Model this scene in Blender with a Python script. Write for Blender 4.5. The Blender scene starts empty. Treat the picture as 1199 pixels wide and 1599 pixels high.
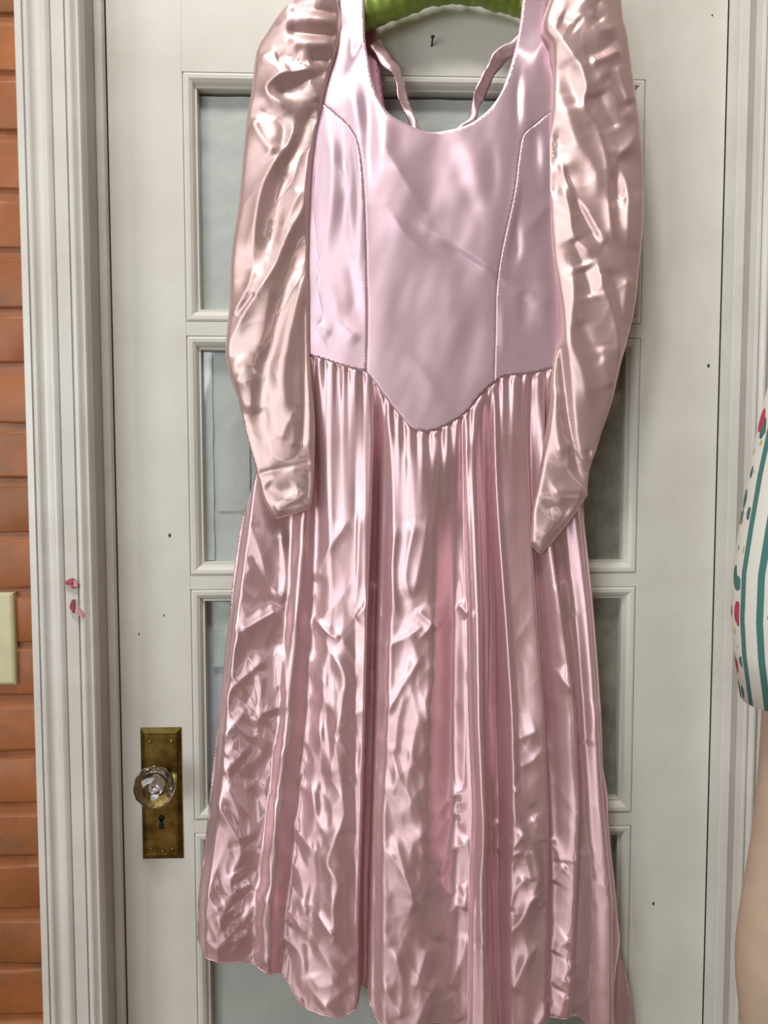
import bpy, bmesh, math, random
import numpy as np
from mathutils import Vector, Matrix, geometry

random.seed(7)
rng = np.random.default_rng(7)
scene = bpy.context.scene
COL = scene.collection

# ------------------------------------------------------------------ camera
F = 1200.0; IW, IH = 1199.0, 1599.0
CAM = np.array([0.0, -1.08, 1.43])
PITCH, YAW, ROLL = 0.06125, 0.03624, -0.00081
fw = np.array([math.sin(YAW)*math.cos(PITCH), math.cos(YAW)*math.cos(PITCH), -math.sin(PITCH)])
rt = np.array([math.cos(YAW), -math.sin(YAW), 0.0]); up = np.cross(rt, fw)
rt, up = math.cos(ROLL)*rt+math.sin(ROLL)*up, -math.sin(ROLL)*rt+math.cos(ROLL)*up
cam_data = bpy.data.cameras.new('camera')
cam = bpy.data.objects.new('camera', cam_data); COL.objects.link(cam)
cam_data.sensor_fit = 'VERTICAL'; cam_data.sensor_height = 36.0
cam_data.lens = 36.0*F/IH
cam_data.clip_start = 0.02
M = Matrix(((rt[0], up[0], -fw[0], CAM[0]), (rt[1], up[1], -fw[1], CAM[1]), (rt[2], up[2], -fw[2], CAM[2]), (0, 0, 0, 1)))
cam.matrix_world = M
scene.camera = cam

# ------------------------------------------------------------------ light
world = bpy.data.worlds.new('room_ambience'); scene.world = world
world.use_nodes = True
bg = world.node_tree.nodes['Background']
bg.inputs['Color'].default_value = (1.0, 0.92, 0.82, 1)
bg.inputs['Strength'].default_value = 0.10

def area(name, loc, target, size, power, color, sy=None):
    d = bpy.data.lights.new(name, 'AREA'); d.energy = power; d.color = color
    d.shape = 'RECTANGLE'; d.size = size; d.size_y = sy or size
    o = bpy.data.objects.new(name, d); COL.objects.link(o)
    o.location = loc
    o.rotation_euler = (Vector(target)-Vector(loc)).to_track_quat('-Z', 'Y').to_euler()
    return o
area('ceiling_lamp_light', (-0.36, -1.05, 3.52), (0.1, 0, 1.35), 0.24, 21, (1.0, 0.97, 0.92))
area('ceiling_lamp_light', (-0.04, -1.20, 3.52), (0.1, 0, 1.35), 0.24, 14, (1.0, 0.97, 0.92))
area('fill_light', (-2.45, -2.2, 1.6), (0.1, 0, 1.1), 1.3, 46, (0.96, 0.98, 0.97), 1.7)  # added soft fill from the left, no window is built
area('fill_light', (-1.45, -3.4, 1.5), (0.2, 0, 0.9), 1.2, 36, (0.88, 0.96, 1.0), 1.6)  # second added fill, cooler, from behind on the left

scene.view_settings.view_transform = 'Standard'
scene.view_settings.look = 'None'
scene.view_settings.exposure = 0.0
scene.view_settings.gamma = 1.0
scene.view_settings.use_curve_mapping = False
scene.cycles.use_denoising = True
scene.cycles.max_bounces = 8

# ------------------------------------------------------------------ helpers
def at(px, py, y=0.0):
    """pixel of the photograph -> world X, Z on the vertical plane at depth y"""
    px = np.asarray(px, float); py = np.asarray(py, float)
    dx = (px-IW/2)/F; dy = -(py-IH/2)/F
    d = dx[..., None]*rt+dy[..., None]*up+fw
    k = (y-CAM[1])/d[..., 1]
    return CAM[0]+d[..., 0]*k, CAM[2]+d[..., 2]*k
def pt(px, py, y):
    x, z = at(px, py, y); return Vector((float(x), y, float(z)))

def link(name, me, mat=None, parent=None, kind=None):
    me.name = name
    o = bpy.data.objects.new(name, me); COL.objects.link(o)
    if mat is not None and not me.materials: me.materials.append(mat)
    if parent is not None: o.parent = parent
    if kind: o['kind'] = kind
    return o
def from_bm(name, bm, mat=None, parent=None, smooth=False, kind=None):
    me = bpy.data.meshes.new(name); bm.to_mesh(me); bm.free()
    if smooth: me.polygons.foreach_set('use_smooth', [True]*len(me.polygons))
    return link(name, me, mat, parent, kind)
def tag(o, label, cat, group=None):
    o['label'] = label; o['category'] = cat
    if group: o['group'] = group
    return o
def empty(name, loc):
    o = bpy.data.objects.new(name, None); COL.objects.link(o); o.location = loc
    o.empty_display_size = 0.05
    return o
def bm_box(bm, x0, x1, y0, y1, z0, z1):
    v = [bm.verts.new((x, y, z)) for z in (z0, z1) for y in (y0, y1) for x in (x0, x1)]
    for q in ((0, 2, 3, 1), (4, 5, 7, 6), (0, 1, 5, 4), (2, 6, 7, 3), (0, 4, 6, 2), (1, 3, 7, 5)):
        bm.faces.new([v[i] for i in q])
def box(name, x0, x1, y0, y1, z0, z1, mat, parent=None, bevel=0.0, kind=None):
    bm = bmesh.new(); bm_box(bm, x0, x1, y0, y1, z0, z1)
    if bevel:
        bmesh.ops.bevel(bm, geom=bm.edges[:], offset=bevel, segments=2, affect='EDGES', profile=0.6)
    return from_bm(name, bm, mat, parent, kind=kind)
def tube(name, pts, rad, mat, parent=None, seg=12, cap=True):
    """tube along a polyline; rad is a number or one per point"""
    pts = [Vector(p) for p in pts]
    if not hasattr(rad, '__len__'): rad = [rad]*len(pts)
    bm = bmesh.new(); rings = []
    ref = Vector((0.31, 0.87, 0.39))
    for i, p in enumerate(pts):
        t = (pts[min(i+1, len(pts)-1)]-pts[max(i-1, 0)]).normalized()
        a = t.cross(ref).normalized(); b = t.cross(a)
        rings.append([bm.verts.new(p+(a*math.cos(2*math.pi*k/seg)+b*math.sin(2*math.pi*k/seg))*rad[i]) for k in range(seg)])
    for r0, r1 in zip(rings, rings[1:]):
        for k in range(seg):
            bm.faces.new((r0[k], r0[(k+1) % seg], r1[(k+1) % seg], r1[k]))
    if cap:
        bm.faces.new(rings[0][::-1]); bm.faces.new(rings[-1])
    bmesh.ops.recalc_face_normals(bm, faces=bm.faces[:])
    return from_bm(name, bm, mat, parent, smooth=True)
def lathe(name, prof, mat, parent=None, seg=24, smooth=True):
    """revolve (radius, height) about local Y"""
    bm = bmesh.new(); rings = []
    for r, h in prof:
        if r < 1e-6: rings.append([bm.verts.new((0, h, 0))])
        else: rings.append([bm.verts.new((r*math.cos(2*math.pi*k/seg), h, r*math.sin(2*math.pi*k/seg))) for k in range(seg)])
    for a, b in zip(rings, rings[1:]):
        for k in range(seg):
            va, vb = a[k % len(a)], a[(k+1) % len(a)]; vc, vd = b[(k+1) % len(b)], b[k % len(b)]
            f = [va]
            for v in (vb, vc, vd):
                if v not in f: f.append(v)
            if len(f) > 2: bm.faces.new(f)
    bmesh.ops.recalc_face_normals(bm, faces=bm.faces[:])
    return from_bm(name, bm, mat, parent, smooth=smooth)
def catmull(pts, step=3.0, closed=False):
    P = [np.array(p, float) for p in pts]; out = []
    n = len(P); rngk = range(n if closed else n-1)
    for i in rngk:
        if closed: p0, p1, p2, p3 = P[(i-1) % n], P[i], P[(i+1) % n], P[(i+2) % n]
        else: p0, p1, p2, p3 = P[max(i-1, 0)], P[i], P[i+1], P[min(i+2, n-1)]
        m = max(1, int(round(np.linalg.norm(p2-p1)/step)))
        for k in range(m):
            t = k/m
            out.append(0.5*((2*p1)+(-p0+p2)*t+(2*p0-5*p1+4*p2-p3)*t*t+(-p0+3*p1-3*p2+p3)*t**3))
    if not closed: out.append(P[-1])
    return np.array(out)

# numpy gradient noise ------------------------------------------------
def _hash(ix, iy, s):
    h = (ix.astype(np.int64)*374761393+iy.astype(np.int64)*668265263+s*1442695041) & 0x7fffffff
    h = ((h ^ (h >> 13))*1274126177) & 0x7fffffff
    h = h ^ (h >> 16)
    return (h & 0xffff)/65535.0*2*math.pi
def noise2(x, y, s=0):
    ix = np.floor(x); iy = np.floor(y); fx = x-ix; fy = y-iy
    u = fx**3*(fx*(fx*6-15)+10); v = fy**3*(fy*(fy*6-15)+10)
    def g(i, j):
        a = _hash(ix+i, iy+j, s); return np.cos(a)*(fx-i)+np.sin(a)*(fy-j)
    return (g(0, 0)*(1-u)+g(1, 0)*u)*(1-v)+(g(0, 1)*(1-u)+g(1, 1)*u)*v
def ridged(x, y, s=0):
    return 1-np.abs(noise2(x, y, s))*2.2
def smooth01(t):
    t = np.clip(t, 0, 1); return t*t*(3-2*t)

def polydist(x, y, pts):
    """signed distance (positive on image right for a stroke drawn downwards) and arc position 0..1"""
    P = np.array(pts, float); seg = np.diff(P, axis=0); ln = np.hypot(seg[:, 0], seg[:, 1]); cum = np.concatenate([[0], np.cumsum(ln)])
    best = np.full(x.shape, 1e9); sg = np.zeros(x.shape); tt = np.zeros(x.shape)
    for i in range(len(seg)):
        dx = x-P[i, 0]; dy = y-P[i, 1]; l2 = max(ln[i]**2, 1e-9)
        t = np.clip((dx*seg[i, 0]+dy*seg[i, 1])/l2, 0, 1)
        ex = dx-t*seg[i, 0]; ey = dy-t*seg[i, 1]; d = np.hypot(ex, ey)
        m = d < best
        cr = dx*seg[i, 1]-dy*seg[i, 0]
        best = np.where(m, d, best); sg = np.where(m, np.sign(cr), sg); tt = np.where(m, (cum[i]+t*ln[i])/cum[-1], tt)
    return best*np.where(sg == 0, 1, sg), tt
def stroke(x, y, pts, h, wl, wr=None, p=1.4, taper=0.18):
    wr = wr or wl
    P = np.array(pts, float); w = 7*max(wl, wr)
    out = np.zeros(x.shape)
    m = (x > P[:, 0].min()-w) & (x < P[:, 0].max()+w) & (y > P[:, 1].min()-w) & (y < P[:, 1].max()+w)
    if not m.any(): return out
    c = catmull(P, 8.0) if len(P) > 2 else P
    d, t = polydist(x[m], y[m], c)
    ww = np.where(d < 0, wl, wr)*(1.75 if p < 1.7 else 1.15)
    prof = np.exp(-(np.sqrt(d*d+0.8)/ww)**(1+(p-1)*0.6 if p < 1.7 else p))
    if taper > 0: prof *= 0.15+0.85*smooth01(np.minimum(t, 1-t)/taper)
    out[m] = h*prof
    return out
def strokes(x, y, L):
    H = np.zeros(x.shape)
    for s in L: H += stroke(x, y, *s)
    return H
def rails(x, y, ys, R, bend=1.0):
    """height across a set of fold lines: R = list of (x at each ys, height at each ys)"""
    X = np.stack([np.interp(y, ys, r[0]) for r in R]); Hh = np.stack([np.interp(y, ys, r[1]) for r in R])
    X = np.maximum.accumulate(X, axis=0)
    out = np.where(x <= X[0], Hh[0], Hh[-1])
    for k in range(len(R)-1):
        w = X[k+1]-X[k]
        t = np.clip((x-X[k])/np.maximum(w, 0.5), 0, 1); m = (x > X[k]) & (x <= X[k+1])
        s = t*t*(3-2*t)
        out = np.where(m, Hh[k]+(Hh[k+1]-Hh[k])*s, out)
    return out

def inside(x, y, poly):
    c = np.zeros(x.shape, bool); n = len(poly)
    for i in range(n):
        x0, y0 = poly[i]; x1, y1 = poly[(i+1) % n]
        if y0 == y1: continue
        m = ((y0 > y) != (y1 > y)) & (x < (x1-x0)*(y-y0)/(y1-y0)+x0)
        c ^= m
    return c
def sheet(name, outline, y0, hfun, mat, parent, spacing=3.0, back=None, thick=None):
    """cloth piece: outline in photograph pixels taken on the plane y0, pushed out of it by hfun (mm)"""
    O = np.array(outline, float)
    xs0, xs1 = O[:, 0].min(), O[:, 0].max(); ys0, ys1 = O[:, 1].min(), O[:, 1].max()
    gx, gy = np.meshgrid(np.arange(xs0, xs1, spacing), np.arange(ys0, ys1, spacing*0.866))
    gx = gx+(np.arange(gx.shape[0]) % 2)[:, None]*spacing/2
    gx, gy = gx.ravel(), gy.ravel()
    m = inside(gx, gy, O); gx, gy = gx[m], gy[m]
    d, _ = polydist(gx, gy, np.vstack([O, O[:1]]))
    m = np.abs(d) > spacing*0.55; gx, gy = gx[m], gy[m]
    V = [Vector((a, b)) for a, b in O]+[Vector((a, b)) for a, b in zip(gx, gy)]
    n = len(O); E = [(i, (i+1) % n) for i in range(n)]
    vo, _, fo, ov, _, _ = geometry.delaunay_2d_cdt(V, E, [], 1, 1e-4)
    vx = np.array([v[0] for v in vo]); vy = np.array([v[1] for v in vo])
    edge = np.array([any(k < n for k in o) for o in ov])
    dd, _ = polydist(vx, vy, np.vstack([O, O[:1]])); dd = np.abs(dd)
    h = hfun(vx, vy, dd)
    X, Z = at(vx, vy, y0)
    verts = np.stack([X, y0-h*0.001, Z], 1)
    faces = [tuple(f) for f in fo]
    # outward (towards -y)
    f0 = faces[0]; a, b, c = (verts[i] for i in f0[:3])
    if np.cross(b-a, c-a)[1] > 0: faces = [f[::-1] for f in faces]
    if back is not None:
        hb = back(vx, vy, dd); nv = len(verts)
        remap = np.arange(nv)+nv
        vb = np.stack([X, y0-hb*0.001, Z], 1)
        remap = np.where(edge, np.arange(nv), remap)
        verts = np.vstack([verts, vb])
        faces = faces+[tuple(int(remap[i]) for i in f[::-1]) for f in faces]
    me = bpy.data.meshes.new(name); me.from_pydata(verts.tolist(), [], faces)
    if back is not None:
        bm = bmesh.new(); bm.from_mesh(me)
        bmesh.ops.delete(bm, geom=[v for v in bm.verts if not v.link_faces], context='VERTS'); bm.to_mesh(me); bm.free()
    me.polygons.foreach_set('use_smooth', [True]*len(me.polygons))
    o = link(name, me, mat, parent)
    if thick:
        md = o.modifiers.new('thickness', 'SOLIDIFY'); md.thickness = thick; md.offset = 1
    return o

# ------------------------------------------------------------------ materials
def mat_new(name):
    m = bpy.data.materials.new(name); m.use_nodes = True
    nt = m.node_tree; b = nt.nodes['Principled BSDF']; return m, nt, b
def N(nt, t, **kw):
    n = nt.nodes.new(t)
    for k, v in kw.items():
        if k in n.inputs: n.inputs[k].default_value = v
        else: setattr(n, k, v)
    return n
def ramp(nt, src, stops, interp='LINEAR'):
    r = nt.nodes.new('ShaderNodeValToRGB'); cr = r.color_ramp; cr.interpolation = interp
    while len(cr.elements) < len(stops): cr.elements.new(0.5)
    for e, (p, c) in zip(cr.elements, stops): e.position = p; e.color = (*c, 1)
    nt.links.new(src, r.inputs[0]); return r.outputs[0]
def objco(nt, scale=(1, 1, 1)):
    tc = nt.nodes.new('ShaderNodeTexCoord'); mp = nt.nodes.new('ShaderNodeMapping'); mp.inputs['Scale'].default_value = scale
    nt.links.new(tc.outputs['Object'], mp.inputs[0]); return mp.outputs[0]
def noise(nt, co, scale, detail=4, rough=0.55, dist=0.0):
    n = N(nt, 'ShaderNodeTexNoise', Scale=scale, Detail=detail, Roughness=rough, Distortion=dist)
    nt.links.new(co, n.inputs['Vector']); return n.outputs['Fac']
def bump(nt, b, h, strength=0.3, dist=0.002):
    n = N(nt, 'ShaderNodeBump', Strength=strength, Distance=dist)
    nt.links.new(h, n.inputs['Height']); nt.links.new(n.outputs[0], b.inputs['Normal']); return n

def paint(name, c0, c1, rough=0.33, grain=(60, 60, 6), bstr=0.12):
    m, nt, b = mat_new(name)
    co = objco(nt)
    f = noise(nt, co, 7.0, 6, 0.62)
    nt.links.new(ramp(nt, f, [(0.35, c1), (0.62, c0)]), b.inputs['Base Color'])
    g = noise(nt, objco(nt, grain), 4.0, 4)
    bump(nt, b, g, bstr, 0.0015)
    b.inputs['Roughness'].default_value = rough
    b.inputs['Specular IOR Level'].default_value = 0.45
    return m
M_DOOR = paint('door_paint', (0.70, 0.69, 0.63), (0.63, 0.62, 0.555), 0.42)
M_CASE = paint('casing_paint', (0.72, 0.71, 0.67), (0.63, 0.615, 0.575), 0.25)
M_JAMB_SHADE = paint('shaded_jamb_paint', (0.47, 0.435, 0.41), (0.40, 0.37, 0.345), 0.4)  # shade of the reveal put into the colour, darker than the casing
M_CAULK = paint('groove_dirt', (0.20, 0.16, 0.11), (0.12, 0.09, 0.06), 0.8)

def brickmat(name, ca, cb, cc):
    m, nt, b = mat_new(name)
    co = objco(nt)
    oi = nt.nodes.new('ShaderNodeObjectInfo')
    add = N(nt, 'ShaderNodeVectorMath', operation='ADD'); nt.links.new(co, add.inputs[0]); nt.links.new(oi.outputs['Location'], add.inputs[1])
    f = noise(nt, add.outputs[0], 16.0, 6, 0.62, 0.4)
    c = ramp(nt, f, [(0.30, cc), (0.46, cb), (0.62, ca)])
    hs = N(nt, 'ShaderNodeHueSaturation'); nt.links.new(c, hs.inputs['Color'])
    mr = N(nt, 'ShaderNodeMapRange'); mr.inputs['To Min'].default_value = 0.86; mr.inputs['To Max'].default_value = 1.1
    nt.links.new(oi.outputs['Random'], mr.inputs['Value']); nt.links.new(mr.outputs[0], hs.inputs['Value'])
    nt.links.new(hs.outputs[0], b.inputs['Base Color'])
    bump(nt, b, noise(nt, add.outputs[0], 55.0, 5, 0.6), 0.3, 0.002)
    b.inputs['Roughness'].default_value = 0.5
    return m
M_BRICK = brickmat('orange_brick_paint', (0.36, 0.120, 0.034), (0.31, 0.102, 0.029), (0.21, 0.094, 0.036))
M_MORTAR = brickmat('orange_mortar_paint', (0.33, 0.112, 0.032), (0.29, 0.094, 0.027), (0.21, 0.076, 0.025))

def simple(name, col, rough=0.5, metal=0.0, nscale=None, var=0.15):
    m, nt, b = mat_new(name)
    f = noise(nt, objco(nt), nscale or 25.0, 4)
    lo = tuple(c*(1-var) for c in col); hi = tuple(min(1, c*(1+var)) for c in col)
    nt.links.new(ramp(nt, f, [(0.35, lo), (0.65, hi)]), b.inputs['Base Color'])
    b.inputs['Roughness'].default_value = rough; b.inputs['Metallic'].default_value = metal
    return m
M_PLATE = simple('cream_plastic', (0.60, 0.56, 0.36), 0.35, 0, 30, 0.05)
M_NAIL = simple('dark_steel', (0.07, 0.06, 0.055), 0.5, 0.6)
M_HOLE = simple('dark_hole', (0.006, 0.005, 0.004), 0.9)
M_STEEL = simple('bright_steel', (0.62, 0.62, 0.62), 0.25, 1.0)
M_FLOOR = simple('floor_wood', (0.22, 0.12, 0.06), 0.45, 0, 6, 0.3)
M_HALL = simple('hall_plaster', (0.10, 0.10, 0.10), 0.8)
M_CEIL = simple('ceiling_plaster', (0.75, 0.73, 0.69), 0.8, 0, 4, 0.05)
M_ROOM = simple('warm_wall_plaster', (0.42, 0.35, 0.27), 0.8, 0, 3, 0.06)
M_SMEAR = simple('red_smear', (0.36, 0.035, 0.06), 0.45, 0, 300, 0.5)
M_SMEAR2 = simple('pale_red_smear', (0.60, 0.28, 0.30), 0.45, 0, 300, 0.2)

def brassmat():
    m, nt, b = mat_new('aged_brass')
    f = noise(nt, objco(nt), 45.0, 6, 0.65)
    nt.links.new(ramp(nt, f, [(0.35, (0.13, 0.085, 0.02)), (0.65, (0.36, 0.26, 0.075))]), b.inputs['Base Color'])
    b.inputs['Metallic'].default_value = 1.0
    r = N(nt, 'ShaderNodeMapRange'); r.inputs['To Min'].default_value = 0.42; r.inputs['To Max'].default_value = 0.22
    nt.links.new(f, r.inputs['Value']); nt.links.new(r.outputs[0], b.inputs['Roughness'])
    return m
M_BRASS = brassmat()
def crystal():
    m, nt, b = mat_new('clear_crystal')
    b.inputs['Base Color'].default_value = (0.97, 0.96, 0.97, 1); b.inputs['Roughness'].default_value = 0.01
    b.inputs['Transmission Weight'].default_value = 1.0; b.inputs['IOR'].default_value = 1.56
    return m
M_CRYSTAL = crystal()
def paneglass():
    m = bpy.data.materials.new('window_glass'); m.use_nodes = True; nt = m.node_tree
    for n in list(nt.nodes): nt.nodes.remove(n)
    out = nt.nodes.new('ShaderNodeOutputMaterial'); mix = nt.nodes.new('ShaderNodeMixShader')
    tr = N(nt, 'ShaderNodeBsdfTransparent'); tr.inputs[0].default_value = (0.98, 0.99, 0.985, 1)
    gl = N(nt, 'ShaderNodeBsdfGlossy', Roughness=0.04)
    lw = N(nt, 'ShaderNodeLayerWeight', Blend=0.5)
    pw = N(nt, 'ShaderNodeMath', operation='POWER'); pw.inputs[1].default_value = 5.0; nt.links.new(lw.outputs['Facing'], pw.inputs[0])
    fr = N(nt, 'ShaderNodeMath', operation='MULTIPLY_ADD'); fr.inputs[1].default_value = 0.9; fr.inputs[2].default_value = 0.045; nt.links.new(pw.outputs[0], fr.inputs[0])
    bp = N(nt, 'ShaderNodeBump', Strength=0.12, Distance=0.002)
    nt.links.new(noise(nt, objco(nt), 14.0, 2), bp.inputs['Height'])
    nt.links.new(bp.outputs[0], gl.inputs['Normal'])
    nt.links.new(fr.outputs[0], mix.inputs[0]); nt.links.new(tr.outputs[0], mix.inputs[1]); nt.links.new(gl.outputs[0], mix.inputs[2])
    nt.links.new(mix.outputs[0], out.inputs[0])
    return m
M_GLASS = paneglass()
def papermat(name, a, c, rough=0.55):
    m, nt, b = mat_new(name)
    f = noise(nt, objco(nt), 11.0, 6, 0.6, 0.6)
    nt.links.new(ramp(nt, f, [(0.33, c), (0.66, a)]), b.inputs['Base Color'])
    b.inputs['Roughness'].default_value = rough
    bump(nt, b, noise(nt, objco(nt), 26.0, 5, 0.6, 0.5), 0.5, 0.004)
    return m
M_PAPER = papermat('frosted_paper', (0.60, 0.63, 0.61), (0.52, 0.55, 0.535))
M_WAX = papermat('crinkled_wax_paper', (0.62, 0.68, 0.64), (0.40, 0.45, 0.43), 0.35)
M_WAX2 = papermat('grimy_shaded_wax_paper', (0.44, 0.44, 0.38), (0.24, 0.24, 0.20), 0.3)  # dirty brownish paper, with the dress's shadow also put into the colour
M_BLUEPAPER = papermat('bluish_paper', (0.62, 0.66, 0.74), (0.52, 0.56, 0.63))
M_TAPE = papermat('strip_tape', (0.64, 0.70, 0.71), (0.58, 0.64, 0.65), 0.3)

def satin(name, hi, lo, metal=0.70, rough=0.42, sheen=0.10, wr=1.0):
    m, nt, b = mat_new(name)
    co = objco(nt)
    f = noise(nt, co, 5.0, 3)
    nt.links.new(ramp(nt, f, [(0.35, lo), (0.65, hi)]), b.inputs['Base Color'])
    b.inputs['Metallic'].default_value = metal
    b.inputs['Roughness'].default_value = rough
    b.inputs['Coat Weight'].default_value = 0.25; b.inputs['Coat Roughness'].default_value = 0.42; b.inputs['Coat IOR'].default_value = 1.6
    b.inputs['Anisotropic'].default_value = 0.8; b.inputs['Anisotropic Rotation'].default_value = 0.25
    tn = N(nt, 'ShaderNodeTangent', direction_type='RADIAL', axis='Z'); nt.links.new(tn.outputs[0], b.inputs['Tangent'])
    b.inputs['Sheen Weight'].default_value = sheen; b.inputs['Sheen Roughness'].default_value = 0.35
    b.inputs['Sheen Tint'].default_value = (1.0, 0.90, 0.88, 1)
    nr = N(nt, 'ShaderNodeTexNoise', noise_type='RIDGED_MULTIFRACTAL', Scale=13.0, Detail=2.0, Roughness=0.5, Distortion=0.6)
    nt.links.new(objco(nt, (1, 1, 0.5)), nr.inputs['Vector']); h1 = nr.outputs['Fac']
    h2 = noise(nt, objco(nt, (900, 900, 260)), 1.0, 1)
    ma = N(nt, 'ShaderNodeMath', operation='MULTIPLY_ADD'); ma.inputs[1].default_value = 0.02
    nt.links.new(h2, ma.inputs[0]); nt.links.new(h1, ma.inputs[2])
    bump(nt, b, ma.outputs[0], 0.14*wr, 0.010)
    return m
M_SATIN = satin('pink_satin', (0.835, 0.585, 0.63), (0.775, 0.53, 0.58))
M_BODICE = satin('lilac_pink_satin', (0.77, 0.57, 0.665), (0.73, 0.53, 0.62), 0.52, 0.44, wr=0.3)
M_SLEEVE = satin('cream_pink_satin', (0.76, 0.56, 0.545), (0.71, 0.51, 0.505), 0.62, 0.46, wr=0.5)
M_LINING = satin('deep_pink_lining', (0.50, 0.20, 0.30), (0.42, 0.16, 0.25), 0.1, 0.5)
M_THREAD = simple('pink_thread', (0.50, 0.30, 0.35), 0.7, 0, 300, 0.2)
M_GREEN = satin('green_satin', (0.30, 0.42, 0.075), (0.20, 0.31, 0.04), 0.4, 0.42, 0.1)

# ------------------------------------------------------------------ setting
DOOR_L, DOOR_R, DOOR_TOP = -0.3335, 0.5140, 2.19
CASE_Y, WALL_Y = -0.070, -0.050
RZ = 3.65
box('floor', -2.6, 2.6, -3.7, 1.6, -0.05, 0.0, M_FLOOR, kind='structure')
box('ceiling', -2.6, 2.6, -3.7, 1.6, RZ, RZ+0.05, M_CEIL, kind='structure')
box('wall_hall', -2.6, 2.6, 1.5, 1.6, 0.0, RZ, M_HALL, kind='structure')
box('wall_back', -2.6, 2.6, -3.7, -3.6, 0.0, RZ, M_ROOM, kind='structure')
box('wall_left', -2.7, -2.6, -3.7, 1.6, 0.0, RZ, M_ROOM, kind='structure')
box('wall_right', 2.6, 2.7, -3.7, 1.6, 0.0, RZ, M_ROOM, kind='structure')

def sweep_z(name, prof, z0, z1, mat, parent=None, kind=None, smooth=False):
    """closed (x, y) profile extruded along z"""
    bm = bmesh.new()
    a = [bm.verts.new((x, y, z0)) for x, y in prof]; b = [bm.verts.new((x, y, z1)) for x, y in prof]
    n = len(prof)
    for i in range(n): bm.faces.new((a[i], a[(i+1) % n], b[(i+1) % n], b[i]))
    bm.faces.new(a[::-1]); bm.faces.new(b)
    bmesh.ops.recalc_face_normals(bm, faces=bm.faces[:])
    return from_bm(name, bm, mat, parent, kind=kind, smooth=smooth)
def arc(x0, y0, x1, y1, sag, n=6):
    out = []
    for k in range(n+1):
        t = k/n; out.append((x0+(x1-x0)*t, y0+(y1-y0)*t-sag*4*t*(1-t)))
    return out

# casing profile, X measured from the jamb edge outwards (u), y = front
def casing_profile(u2x):
    P = [(0.000, CASE_Y+0.020)]
    P += [(0.000, CASE_Y+0.003), (0.0015, CASE_Y+0.0004), (0.004, CASE_Y)]
    P += [(0.005, CASE_Y+0.004), (0.006, CASE_Y+0.005)]                                # small quirk
    P += arc(0.007, CASE_Y+0.003, 0.0175, CASE_Y+0.001, 0.0040)                        # bead
    P += [(0.0182, CASE_Y+0.0055), (0.0192, CASE_Y+0.0055), (0.0198, CASE_Y+0.001)]    # groove
    P += [(0.0345, CASE_Y-0.001), (0.0350, CASE_Y+0.0022), (0.0358, CASE_Y+0.0022), (0.0364, CASE_Y-0.0015)]
    P += arc(0.0370, CASE_Y-0.0015, 0.0480, CASE_Y-0.0015, 0.0035, 5)[1:]
    P += arc(0.0480, CASE_Y-0.0015, 0.0590, CASE_Y-0.0020, -0.0025, 5)[1:]
    P += arc(0.0590, CASE_Y-0.0020, 0.0680, CASE_Y-0.0030, 0.0035, 5)[1:]
    P += [(0.0685, CASE_Y+0.0005), (0.0692, CASE_Y+0.0005), (0.0698, CASE_Y-0.004)]
    P += [(0.0775, CASE_Y-0.004), (0.0785, CASE_Y-0.003), (0.0785, CASE_Y+0.020)]
    return [(u2x(u), y) for u, y in P]
JL, JR = -0.3445, 0.5280
case_l = sweep_z('trim_1', casing_profile(lambda u: JL-u), 0, 2.2835, M_CASE, kind='structure')
case_r = sweep_z('trim_2', casing_profile(lambda u: JR+u), 0, 2.2835, M_CASE, kind='structure')
# head casing (same moulding laid across)
bm = bmesh.new()
pr = casing_profile(lambda u: u)
a = [bm.verts.new((JL-0.0785, y+0.0005, 2.205+u)) for u, y in pr]; b = [bm.verts.new((JR+0.0785, y+0.0005, 2.205+u)) for u, y in pr]
for i in range(len(pr)): bm.faces.new((a[i], a[(i+1) % len(pr)], b[(i+1) % len(pr)], b[i]))
bm.faces.new(a[::-1]); bm.faces.new(b); bmesh.ops.recalc_face_normals(bm, faces=bm.faces[:])
from_bm('trim_3', bm, M_CASE, kind='structure')
# jambs and stops
j1 = box('trim_4', JL-0.03, JL, CASE_Y+0.020, 0.09, 0, 2.205, M_JAMB_SHADE, kind='structure')
box('door_stop', JL, DOOR_L-0.0004, -0.0155, -0.0005, 0, 2.2, M_CASE, j1, 0.0015)
j2 = box('trim_5', JR, JR+0.03, CASE_Y+0.020, 0.09, 0, 2.205, M_JAMB_SHADE, kind='structure')
box('door_stop', DOOR_R+0.0004, JR, -0.035, -0.0005, 0, 2.2, M_CASE, j2, 0.0015)
j3 = box('trim_6', JL, JR, CASE_Y+0.020, 0.09, 2.205, 2.235, M_JAMB_SHADE, kind='structure')

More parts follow.
